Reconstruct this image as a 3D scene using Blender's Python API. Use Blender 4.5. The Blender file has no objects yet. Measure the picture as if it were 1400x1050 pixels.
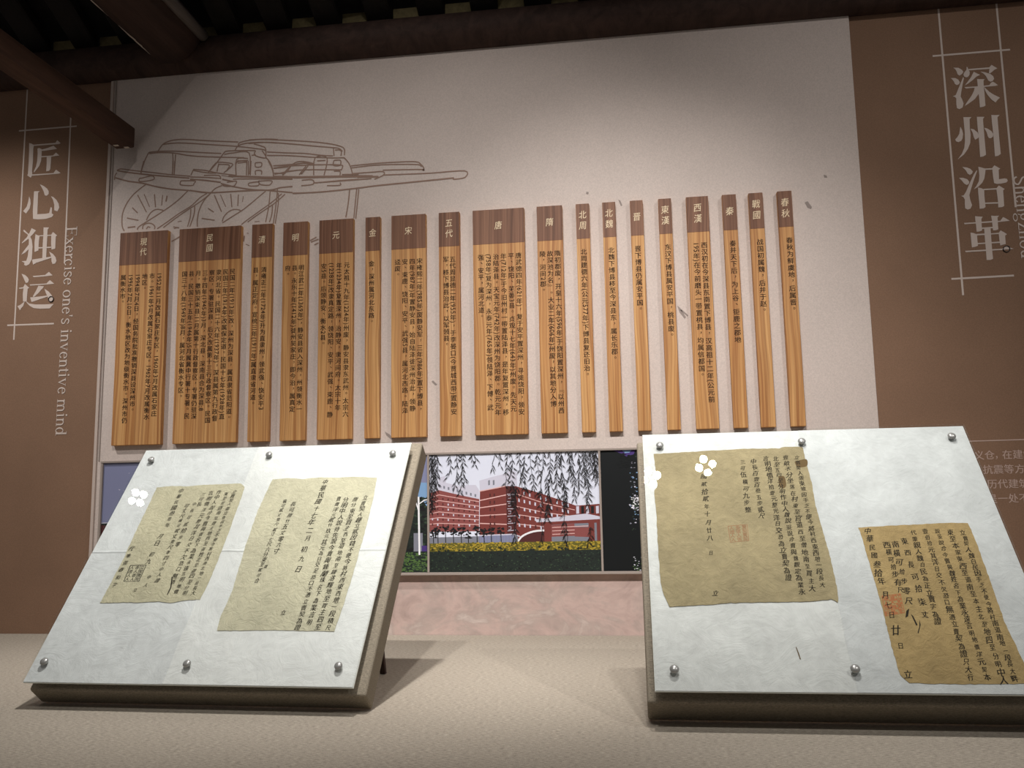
import bpy, bmesh, math, random
from mathutils import Vector, Matrix
S = bpy.context.scene
C = S.collection
# ------------------------------------------------------------------ camera
F_PX, PITCH, YAW, ROLL, EYE = 1201.618564, 0.136293, 0.137296, 0.017245, 0.431812
cam_d = bpy.data.cameras.new('camera'); cam = bpy.data.objects.new('camera', cam_d); C.objects.link(cam)
cam_d.sensor_fit = 'HORIZONTAL'; cam_d.sensor_width = 36.0; cam_d.lens = 36.0*F_PX/1400.0
cam_d.clip_start = 0.05; cam_d.clip_end = 60
rot = Matrix.Rotation(YAW, 4, 'Z') @ Matrix.Rotation(PITCH, 4, 'X') @ Matrix.Rotation(ROLL, 4, 'Y') @ Matrix.Rotation(math.pi/2, 4, 'X')
cam.matrix_world = Matrix.Translation((0, -3, EYE)) @ rot
S.camera = cam
# ------------------------------------------------------------------ dim room light, exposure
world = bpy.data.worlds.new('world'); S.world = world; world.use_nodes = True
bg = world.node_tree.nodes['Background']; bg.inputs[0].default_value = (1.0, 0.95, 0.92, 1); bg.inputs[1].default_value = 0.06
S.view_settings.view_transform = 'Standard'; S.view_settings.look = 'None'
S.view_settings.gamma = 1; S.view_settings.use_curve_mapping = False; S.view_settings.exposure = 1.0
# ------------------------------------------------------------------ track spotlights (each head holds a cluster of four small lamps)
def spot_head(pos, aim, watts, cone=95, blend=0.7, col=(1.0, 0.965, 0.93)):
    pos = Vector(pos); d = (Vector(aim)-pos).normalized()
    q = d.to_track_quat('-Z', 'Y')
    for dx, dy in ((0.0225, 0.0225), (-0.0225, 0.0225), (0.0225, -0.0225), (-0.0225, -0.0225)):
        l = bpy.data.lights.new('spotlight', 'SPOT'); l.energy = watts/4; l.color = col
        l.spot_size = math.radians(cone); l.spot_blend = blend; l.shadow_soft_size = 0.016
        o = bpy.data.objects.new('spotlight', l); C.objects.link(o)
        o.location = pos + q @ Vector((dx, dy, 0)); o.rotation_mode = 'QUATERNION'; o.rotation_quaternion = q
# overhead row above the stands (seen again as glare in the acrylic)
spot_head((-2.62, -1.15, 2.5), (-2.3, -0.1, 0.42), 66, 72, 1.0)
spot_head((-0.61, -1.20, 2.5), (-0.98, -0.85, 0.3), 95, 56, 1.0)
spot_head((0.08, -1.29, 2.5), (0.25, -0.95, 0.3), 36, 56, 1.0)
spot_head((0.33, -1.24, 2.5), (0.5, -0.95, 0.3), 36, 56, 1.0)
# second row further into the room, washing the wall
spot_head((-0.65, -3.0, 3.25), (-0.8, 0.0, 0.6), 115, 52, 1.0)
spot_head((-0.15, -3.0, 3.25), (0.1, 0.0, 0.36), 210, 41, 1.0)
spot_head((2.28, -3.0, 3.25), (0.35, 0.0, 0.45), 92, 54, 1.0)
# ------------------------------------------------------------------ measured outlines, in 0.1 mm on their wall or board
GLYPH={"shen":[[[11145,18720],[11304,18700],[11413,18616],[11452,18542],[11401,18467],[11317,18418],[11259,18470],[11240,18571],[11203,18655]],[[11036,18355],[11177,18343],[11265,18279],[11310,18176],[11274,18115],[11201,18089],[11143,18140],[11123,18222],[11076,18296]],[[11427,18355],[11451,18323],[11388,18089],[11335,17875],[11292,17680],[11335,17557],[11365,17416],[11322,17281],[11220,17230],[11144,17276],[11134,17415],[11150,17612],[11114,17675],[11045,17701],[11137,17733],[11201,17866],[11298,18077]],[[11567,18712],[11600,18689],[11608,18608],[11651,18525],[11637,18426],[11587,18351],[11515,18337],[11456,18382],[11444,18453],[11486,18529],[11554,18603]],[[11610,18628],[12282,18628],[12360,18711],[12450,18633],[12533,18570],[12432,18525],[12356,18462],[12281,18409],[12251,18428],[12281,18572],[11623,18577]],[[11778,18517],[11861,18456],[11970,18387],[11851,18337],[11718,18220],[11567,18113],[11456,18053],[11554,18174],[11673,18323]],[[11989,18499],[12127,18466],[12297,18388],[12378,18301],[12396,18210],[12346,18135],[12274,18115],[12208,18167],[12150,18321],[12088,18416]],[[11433,17996],[11769,17987],[12052,17992],[12229,18000],[12288,18080],[12352,18109],[12426,18049],[12499,17969],[12400,17952],[12048,17949],[11766,17947],[11482,17942]],[[11861,18247],[11949,18235],[12098,18222],[12058,18170],[12050,17972],[12051,17675],[12045,17290],[11989,17256],[11865,17236],[11869,17493],[11864,17750],[11861,18028]],[[11767,17967],[11908,17955],[11861,17711],[11732,17544],[11526,17403],[11387,17325],[11497,17484],[11637,17671],[11720,17822]],[[12049,17953],[12089,17909],[12208,17760],[12339,17650],[12522,17527],[12446,17464],[12368,17372],[12255,17480],[12146,17647],[12081,17811]]],"zhou":[[[11198,16615],[11248,16474],[11264,16355],[11234,16200],[11183,16116],[11092,16078],[11024,16109],[10998,16179],[11071,16252],[11142,16364]],[[11318,16940],[11575,16919],[11508,16856],[11490,16533],[11497,16297],[11461,16026],[11370,15818],[11232,15634],[11017,15474],[11164,15658],[11260,15866],[11303,16117],[11320,16448],[11318,16684]],[[11507,16522],[11609,16484],[11723,16368],[11756,16238],[11724,16172],[11623,16121],[11587,16212],[11565,16370]],[[11742,16916],[11829,16909],[11986,16896],[11928,16832],[11923,16460],[11920,16108],[11918,15573],[11835,15521],[11729,15509],[11734,15772],[11744,16200],[11735,16514],[11740,16788]],[[11937,16517],[12039,16480],[12153,16383],[12205,16281],[12188,16185],[12114,16132],[12054,16147],[12025,16217],[12002,16356]],[[12201,16947],[12305,16929],[12462,16926],[12386,16854],[12381,16502],[12376,16034],[12379,15568],[12286,15507],[12190,15495],[12198,15892],[12205,16281],[12197,16595]]],"yan":[[[11145,15205],[11292,15176],[11392,15120],[11458,15028],[11430,14953],[11357,14913],[11291,14962],[11248,15072]],[[11010,14837],[11140,14828],[11258,14771],[11321,14680],[11297,14605],[11233,14574],[11159,14624],[11097,14725]],[[11579,15058],[11594,15032],[11442,14672],[11340,14390],[11283,14220],[11296,14066],[11341,13871],[11278,13751],[11190,13728],[11116,13780],[11117,13943],[11131,14077],[11095,14166],[11020,14209],[11108,14223],[11188,14342],[11314,14603],[11480,14920]],[[11641,15175],[11709,15155],[11861,15096],[11840,14952],[11798,14762],[11716,14614],[11583,14488],[11437,14406],[11535,14530],[11617,14679],[11650,14869],[11647,15043]],[[11835,15101],[12084,15097],[12079,15047],[11831,15053]],[[12074,15109],[12147,15191],[12229,15127],[12318,15063],[12263,15028],[12247,14702],[12418,14719],[12494,14694],[12514,14626],[12457,14572],[12299,14545],[12161,14545],[12086,14579],[12074,14743],[12068,14975]],[[11572,14460],[11666,14435],[11757,14380],[11746,14151],[11749,13777],[11685,13734],[11563,13732],[11566,13971],[11564,14259]],[[11741,14401],[12152,14401],[12148,14354],[11738,14359]],[[12138,14374],[12159,14420],[12225,14486],[12306,14420],[12395,14352],[12340,14312],[12336,14073],[12327,13778],[12264,13744],[12140,13739],[12151,13932],[12142,14220]],[[11745,13931],[12155,13917],[12151,13871],[11741,13887]]],"ge":[[[11041,13281],[11405,13281],[11907,13292],[12165,13283],[12261,13404],[12343,13352],[12455,13265],[12093,13244],[11592,13243],[11263,13239],[11054,13233]],[[11402,13488],[11508,13471],[11636,13454],[11587,13380],[11578,13115],[11580,12991],[11482,12959],[11404,12958],[11406,13182],[11398,13354]],[[11897,13475],[12008,13458],[12146,13459],[12089,13406],[12080,13140],[12080,12998],[12000,12971],[11914,12971],[11912,13151],[11908,13341]],[[11562,13087],[11925,13093],[11921,13046],[11558,13044]],[[11646,13063],[11845,13070],[11837,12777],[11828,12362],[11832,12013],[11743,11981],[11632,11987],[11638,12260],[11639,12675]],[[11212,12938],[11289,12924],[11405,12869],[11404,12689],[11407,12481],[11318,12448],[11214,12435],[11212,12625]],[[11398,12883],[11657,12882],[11652,12829],[11394,12832]],[[11828,12872],[12101,12883],[12097,12840],[11825,12838]],[[12078,12875],[12145,12956],[12234,12894],[12330,12818],[12266,12769],[12264,12487],[12180,12473],[12092,12450],[12081,12611]],[[11398,12572],[11648,12576],[11645,12535],[11394,12531]],[[11829,12579],[12100,12581],[12096,12534],[11825,12535]],[[10989,12331],[11619,12336],[12134,12340],[12271,12439],[12392,12357],[12491,12314],[12148,12296],[11632,12288],[11011,12286]]],"jiang":[[[-22840,18568],[-21908,18576],[-21842,18681],[-21689,18544],[-21760,18515],[-22816,18522]],[[-23033,18652],[-22937,18625],[-22819,18556],[-22841,18408],[-22824,17908],[-22837,17512],[-22815,17332],[-22871,17228],[-22925,17261],[-23033,17338],[-23005,17386],[-23003,17842],[-23012,18321]],[[-22848,17355],[-21919,17348],[-21824,17479],[-21620,17330],[-21690,17308],[-22410,17304],[-22844,17305]],[[-22494,18342],[-22228,18391],[-21984,18463],[-21831,18322],[-22098,18302],[-22387,18284],[-22491,18292]],[[-22663,18394],[-22602,18420],[-22474,18360],[-22470,18121],[-22476,17883],[-22537,17689],[-22652,17539],[-22749,17427],[-22762,17477],[-22680,17660],[-22643,17895],[-22640,18193]],[[-22478,18072],[-21981,18065],[-21864,18175],[-21712,18045],[-22041,18026],[-22475,18028]],[[-22247,18025],[-22051,18020],[-22056,17753],[-22062,17516],[-22110,17450],[-22233,17439],[-22231,17746]]],"xin":[[[-22470,16933],[-22301,16852],[-22150,16734],[-22082,16631],[-22075,16513],[-22153,16450],[-22237,16475],[-22287,16625],[-22379,16789]],[[-22701,16663],[-22453,16652],[-22522,16602],[-22519,16307],[-22504,15729],[-22151,15726],[-22009,15746],[-21961,15977],[-21903,15954],[-21895,15719],[-21821,15676],[-21877,15582],[-22139,15521],[-22466,15522],[-22674,15555],[-22702,15849],[-22701,16319]],[[-22896,16470],[-22836,16348],[-22811,16170],[-22844,15976],[-22987,15790],[-23111,15895],[-22973,16063],[-22923,16256]],[[-21971,16418],[-21862,16371],[-21732,16255],[-21631,16092],[-21595,15934],[-21664,15792],[-21800,15840],[-21813,16065],[-21876,16265]]],"du":[[[-23058,15131],[-23017,15138],[-22799,14940],[-22673,14719],[-22625,14445],[-22625,13944],[-22725,13757],[-22855,13706],[-22939,13749],[-22924,13826],[-23050,13891],[-22857,13899],[-22806,14069],[-22785,14377],[-22795,14707],[-22861,14944],[-23034,15071]],[[-22712,15187],[-22522,15088],[-22636,14949],[-22849,14749],[-23086,14598],[-23078,14646],[-22895,14829],[-22784,15016]],[[-22794,14532],[-22764,14376],[-22919,14230],[-23078,14152],[-23003,14274],[-22870,14440]],[[-22533,14933],[-22354,14855],[-22372,14643],[-22370,14285],[-22530,14227],[-22553,14595]],[[-22396,14877],[-21855,14873],[-21853,14834],[-22394,14838]],[[-22210,15185],[-21975,15171],[-22031,15087],[-22028,14526],[-22026,13987],[-22187,13957],[-22204,14575],[-22195,14922]],[[-21866,14883],[-21800,14976],[-21619,14829],[-21672,14794],[-21670,14312],[-21821,14282],[-21855,14516]],[[-22378,14407],[-21848,14399],[-21845,14351],[-22375,14359]],[[-22614,13933],[-22208,13968],[-21784,14011],[-21782,13963],[-22121,13877],[-22422,13798],[-22560,13728]],[[-21918,14211],[-21749,14105],[-21630,13964],[-21591,13828],[-21636,13725],[-21746,13712],[-21793,13820],[-21814,13994]]],"yun":[[[-22553,13287],[-22036,13297],[-21881,13413],[-21720,13267],[-21992,13247],[-22499,13236]],[[-22655,12958],[-21955,12959],[-21821,13086],[-21630,12933],[-22013,12920],[-22621,12912]],[[-22285,12891],[-22049,12850],[-22125,12759],[-22277,12595],[-22450,12452],[-22493,12492],[-22365,12714]],[[-22602,12450],[-22269,12462],[-21866,12489],[-21854,12450],[-22182,12363],[-22381,12306],[-22530,12266]],[[-22023,12753],[-21856,12650],[-21726,12510],[-21638,12373],[-21651,12260],[-21771,12247],[-21840,12383],[-21952,12579]],[[-23019,13398],[-22872,13342],[-22743,13230],[-22693,13141],[-22731,13038],[-22822,13028],[-22880,13142]],[[-23096,12847],[-22913,12866],[-22850,12987],[-22660,12824],[-22725,12790],[-22730,12542],[-22735,12295],[-22888,12303],[-22916,12590],[-22900,12818],[-23073,12808]],[[-22817,12309],[-22866,12131],[-22952,12040],[-22988,11966],[-23110,12133],[-22982,12184]],[[-22766,12316],[-22618,12213],[-22372,12163],[-21987,12148],[-21604,12145],[-21681,12073],[-21756,11982],[-22159,11986],[-22424,12024],[-22592,12117],[-22721,12237]]]}
LINES_L=[[[-23253,20902],[-23181,10834]],[[-21323,19890],[-21252,13713]],[[-23506,19191],[-21046,19192]],[[-23490,11408],[-21559,11387]]]
LINES_R=[[[10837,20891],[10813,10849]],[[12702,20891],[12679,13714]],[[10517,19196],[12991,19200]],[[10496,11410],[12421,11423]]]
HOOKS=[[-21726,12340],[12272,12320]]
EN=[[-21237,15154],[-21247,7100],[12737,14784],[12653,11942]]
INFO=[[10904,5623],[11130,5165],[11218,4705],[11493,4248],[10672,6079],[12248,6088]]
CART=[[4,[[-19188,17207],[-19017,17256],[-18542,17161],[-17787,17031],[-16975,16883],[-16202,16768]]],[5,[[-19188,17207],[-18854,17123],[-18222,17001],[-17595,16896],[-16817,16781],[-16230,16694]]],[4,[[-19184,17116],[-19257,17014],[-19274,16832]]],[5,[[-19237,16921],[-18711,16747],[-18144,16632],[-17577,16457],[-16892,16304],[-16274,16217],[-15476,16073]]],[4,[[-18246,16836],[-18225,16698],[-17682,16736],[-17735,16891],[-18152,16829],[-18246,16836]]],[4,[[-16565,16612],[-16011,16568],[-16038,16471],[-16112,16395],[-16543,16445],[-16592,16524],[-16565,16612]]],[4,[[-18104,17510],[-18182,17151],[-18207,17000]]],[4,[[-16919,17424],[-16912,16848]]],[4,[[-16841,17418],[-16850,16844]]],[4,[[-17985,16560],[-18197,16424],[-18498,16172],[-18733,15856],[-18873,15503],[-18890,15204],[-18863,14962],[-18778,14792]]],[4,[[-17895,15156],[-17810,15345],[-17662,15500],[-17479,15557],[-17230,15502]]],[4,[[-16274,16202],[-16452,16034],[-16749,15785],[-17229,15472],[-17892,15096],[-18194,14920],[-18251,14804]]],[4,[[-15506,16045],[-15775,15899],[-16130,15594],[-16610,15328],[-17029,15056],[-17449,14800]]],[4,[[-15383,16022],[-15710,15775],[-16068,15561],[-16607,15238],[-17204,14829]]],[4,[[-18035,14821],[-18011,14969],[-17828,15041],[-17641,14990],[-17544,14880],[-17556,14791]]],[4,[[-17880,14811],[-17822,14897],[-17728,14862]]],[9,[[-18295,16173],[-17908,15471]]],[7,[[-18032,16186],[-17793,15673]]],[10,[[-17612,16157],[-17551,15643]]],[8,[[-17285,16105],[-17306,15701]]],[5,[[-17098,16063],[-17136,15840]]],[10,[[-18492,15689],[-18264,15464]]],[10,[[-18692,15296],[-18221,15176]]],[5,[[-18644,14918],[-18334,14935]]],[7,[[-16629,15016],[-16477,15036]]],[10,[[-16806,14834],[-16574,14775]]],[4,[[-16126,15475],[-16145,15149],[-16240,14799]]],[4,[[-15978,15584],[-15997,15258],[-16148,14793]]],[4,[[-14908,16317],[-15177,16217],[-15355,16050],[-15619,15769],[-15790,15423],[-15855,15071],[-15845,14775]]],[10,[[-15215,15966],[-14908,15292]]],[7,[[-14973,15964],[-14747,15474]]],[10,[[-14565,15966],[-14505,15444]]],[9,[[-14262,15916],[-14275,15473]]],[6,[[-14065,15844],[-14098,15624]]],[10,[[-15442,15460],[-15210,15297]]],[11,[[-15688,15090],[-15170,14984]]],[7,[[-13606,14826],[-13413,14829]]],[4,[[-14867,14920],[-14811,15094],[-14636,15275],[-14427,15350],[-14216,15321],[-14155,15273]]],[4,[[-13200,15978],[-13567,15692],[-14037,15339],[-14451,15100],[-14865,14861]]],[4,[[-12572,15832],[-12908,15560],[-13436,15212],[-13848,14944],[-14112,14755]]],[4,[[-12439,15808],[-12847,15482],[-13434,15124],[-13874,14829]]],[4,[[-13021,15951],[-13068,15364],[-13174,14785]]],[4,[[-12920,15413],[-12942,15063],[-13025,14775]]],[4,[[-12740,16050],[-12774,15521],[-12876,14707]]],[4,[[-12707,15870],[-12699,15458],[-12802,14703]]],[5,[[-14971,16396],[-14482,16243],[-13756,16075],[-13156,16004],[-12155,15848]]],[5,[[-16183,16211],[-15721,16104],[-15264,16058],[-14477,16050],[-13575,16033],[-12977,16007],[-12622,16071],[-12159,16083]]],[9,[[-14675,16660],[-13888,16583],[-13167,16509],[-12165,16423]]],[4,[[-14490,16527],[-13886,16500],[-12164,16364]]],[7,[[-16198,16647],[-15584,16559],[-14972,16441]]],[4,[[-16201,16737],[-15588,16679],[-14976,16591]]],[4,[[-15651,16759],[-15071,16718],[-14975,16561]]],[4,[[-16089,17031],[-15596,16950],[-15166,16829],[-14494,16692],[-14372,16653]]],[4,[[-16087,16985],[-15532,16855],[-15165,16814]]],[4,[[-16088,17000],[-16173,16796]]],[4,[[-15472,16866],[-15237,17165],[-15056,17233],[-14537,17135],[-14624,16985],[-14861,16808]]],[4,[[-15070,17183],[-15137,16872]]],[4,[[-15054,17152],[-14657,17093],[-14743,16904]]],[4,[[-14373,16668],[-14371,17177],[-13964,17207]]],[4,[[-14325,17144],[-13963,17162]]],[4,[[-13964,17207],[-13965,16639]]],[4,[[-13904,17203],[-13890,16634]]],[4,[[-13798,17195],[-13814,16629]]],[4,[[-13630,17108],[-13390,17090],[-13401,16942],[-13612,16948],[-13630,17108]]],[4,[[-13604,16629],[-13608,16793],[-13383,16777],[-13379,16628]]],[4,[[-13121,17145],[-12996,16898],[-12932,16715],[-12899,16534]]],[4,[[-13867,16335],[-13523,16355],[-13461,16277],[-13519,16207],[-13850,16229],[-13867,16335]]],[4,[[-13493,16383],[-12985,16362],[-12997,16245],[-13101,16199],[-13400,16243],[-13493,16383]]],[4,[[-12922,16937],[-12175,16942]]],[4,[[-12920,16848],[-12578,16867],[-12174,16898]]],[4,[[-12221,16901],[-12337,16731],[-12556,16540]]],[4,[[-12366,16689],[-12170,16690]]],[4,[[-12886,16652],[-12543,16613]]],[4,[[-14729,16424],[-14367,16444],[-14393,16312],[-14482,16258],[-14816,16281],[-14909,16377]]],[6,[[-14949,16709],[-14492,16602]]],[5,[[-14915,16557],[-14487,16437]]],[4,[[-17566,17805],[-17356,18106],[-17078,18223],[-16798,18253],[-16437,18241],[-15515,18115],[-14325,17973]]],[4,[[-17356,18106],[-16994,18126],[-16512,18101],[-15510,17966],[-14321,17797],[-13652,17668],[-13338,17606],[-13220,17539]]],[4,[[-13695,17847],[-13419,17748],[-13242,17637],[-13215,17286]]],[4,[[-17910,17831],[-17588,17847],[-16902,17807],[-15899,17681],[-14984,17573]]],[4,[[-17888,17782],[-17505,17793],[-16939,17739],[-16133,17561],[-15019,17428],[-14074,17342]]],[4,[[-17910,17831],[-18059,17526],[-18166,17178],[-18198,16984]]],[4,[[-16939,17739],[-16902,17284],[-16926,16854]]],[4,[[-16817,17671],[-16846,16849]]],[4,[[-14322,17836],[-14246,17947],[-13816,18012],[-13152,18000],[-12763,17950]]],[4,[[-14435,17669],[-14302,17834],[-13931,17904],[-13345,17886],[-12760,17814]]],[4,[[-14866,17584],[-14710,17651],[-13650,17590]]],[4,[[-14864,17525],[-14511,17558],[-13882,17511],[-13842,16675]]],[4,[[-15399,16941],[-15170,17197],[-14980,17456],[-14866,17604]]],[4,[[-13630,17589],[-13645,17396],[-13214,17267],[-13376,17570]]],[4,[[-13782,17406],[-13607,17412]]],[4,[[-14369,16673],[-14366,17294],[-13916,17299]]],[4,[[-14345,17234],[-13914,17222]]],[4,[[-13215,17286],[-13055,17081],[-12932,16764],[-12907,16493]]],[4,[[-13914,18020],[-13327,18002],[-12431,17894],[-11581,17782],[-10814,17646],[-10318,17493],[-10184,17368],[-10182,17139]]],[4,[[-13910,17883],[-13207,17876],[-12351,17756],[-11387,17594],[-10698,17484],[-10393,17422],[-10259,17297]]],[4,[[-13179,17497],[-12345,17396],[-11728,17330],[-10999,17199],[-10618,17152]]],[4,[[-13177,17361],[-12343,17291],[-11381,17159],[-10617,17075],[-10200,17056]]],[4,[[-10602,17438],[-10580,17149]]],[4,[[-10545,17376],[-10316,17340],[-10314,17129]]],[4,[[-10200,17064],[-10009,16821],[-9893,16508],[-9873,16317]]],[4,[[-12560,16564],[-12258,16869],[-11992,17023],[-11646,16998],[-11339,16898]]],[7,[[-12182,16921],[-11722,16953],[-11357,16862]]],[4,[[-12220,16886],[-11721,16869],[-11338,16860],[-10349,16788],[-10253,16686],[-10309,16576]]],[4,[[-11907,16518],[-11644,16844]]],[4,[[-11830,16532],[-11567,16838]]],[4,[[-12915,16936],[-12259,16908]]],[4,[[-12894,16838],[-12335,16856]]],[4,[[-12870,16606],[-12255,16677],[-11718,16696],[-10309,16595]]],[4,[[-11352,16460],[-11304,17126],[-10846,17092],[-10952,16431]]],[4,[[-11226,17005],[-10902,17001]]],[11,[[-12907,16512],[-11943,16425],[-10799,16363],[-9666,16302],[-9104,16263]]],[4,[[-11366,16156],[-10418,16185],[-9628,16186]]],[4,[[-11807,16301],[-11406,16292],[-11366,16118],[-11823,16092]]],[4,[[-10833,16024],[-10341,16009],[-10342,16104]]],[4,[[-10578,16977],[-10332,16959],[-10349,16769],[-10595,16787],[-10578,16977]]],[4,[[-10574,16557],[-10346,16541],[-10345,16388]]],[4,[[-10270,16413],[-9629,16376]]],[4,[[-9926,16718],[-9151,16742],[-8408,16742],[-7512,16703],[-7303,16581],[-7199,16440],[-7225,16346],[-7304,16394],[-8725,16469]]],[4,[[-9925,16636],[-9151,16678],[-8408,16661],[-7460,16592],[-7277,16499]]],[4,[[-9897,16419],[-9150,16419],[-8725,16416],[-8698,16280],[-9042,16143]]],[9,[[-9682,16269],[-9255,16255],[-8884,16228]]],[4,[[-8698,16280],[-7618,16246],[-6834,16227],[-5694,16226],[-5671,15986],[-6084,15936],[-6109,15990]]],[5,[[-12155,15819],[-11072,15800],[-9999,15834],[-8935,15895],[-7881,15928],[-6836,15962],[-6083,15989]]],[4,[[-11347,16169],[-10538,16167],[-9149,16177]]],[4,[[-9972,15805],[-10021,15300],[-10107,14772]]],[4,[[-9705,15814],[-9755,15282],[-9803,14726]]],[4,[[-9625,15808],[-9675,15277],[-9734,14695]]],[4,[[-11450,13978],[-11210,14096]]],[4,[[-11422,13923],[-11129,14012]]],[4,[[-11286,13809],[-11127,13879]]],[4,[[-16846,14272],[-16516,14443]]],[5,[[-13987,14317],[-14009,14103]]],[6,[[-13880,14418],[-13824,14388]]],[6,[[-13924,13991],[-13785,13929]]],[6,[[-16780,14759],[-16585,14802]]]]
SCUFF_PTS=[[[5988,14269],[6086,14314],[6216,14100],[6188,14025],[6072,14084]],[[1607,10917],[1702,10836],[1883,10498],[1832,10450],[1671,10685]],[[1699,10760],[1748,10783],[1959,10570],[1932,10521]],[[-1349,15154],[-1274,15122],[-1301,15044],[-1377,15076]],[[-265,14788],[-190,14757],[-120,14567],[-172,14544]],[[6666,15202],[6760,15170],[6779,15091],[6684,15098]],[[-6587,7935],[-6457,7956],[-6328,7799],[-6380,7775]],[[-6948,8617],[-6818,8483],[-6739,8506],[-6895,8666]],[[-8629,6922],[-8445,6814],[-8313,6658],[-8392,6634],[-8576,6793]]]
TAB=[[-18804,-16892],[-16442,-14024],[-13606,-12812],[-12407,-11463],[-11039,-9760],[-9310,-8765],[-8350,-7088],[-6617,-5867],[-5390,-3552],[-3109,-2214],[-1736,-1269],[-817,-368],[135,577],[1101,1542],[2041,2788],[3249,3715],[4126,4601],[5070,5548]]
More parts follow.
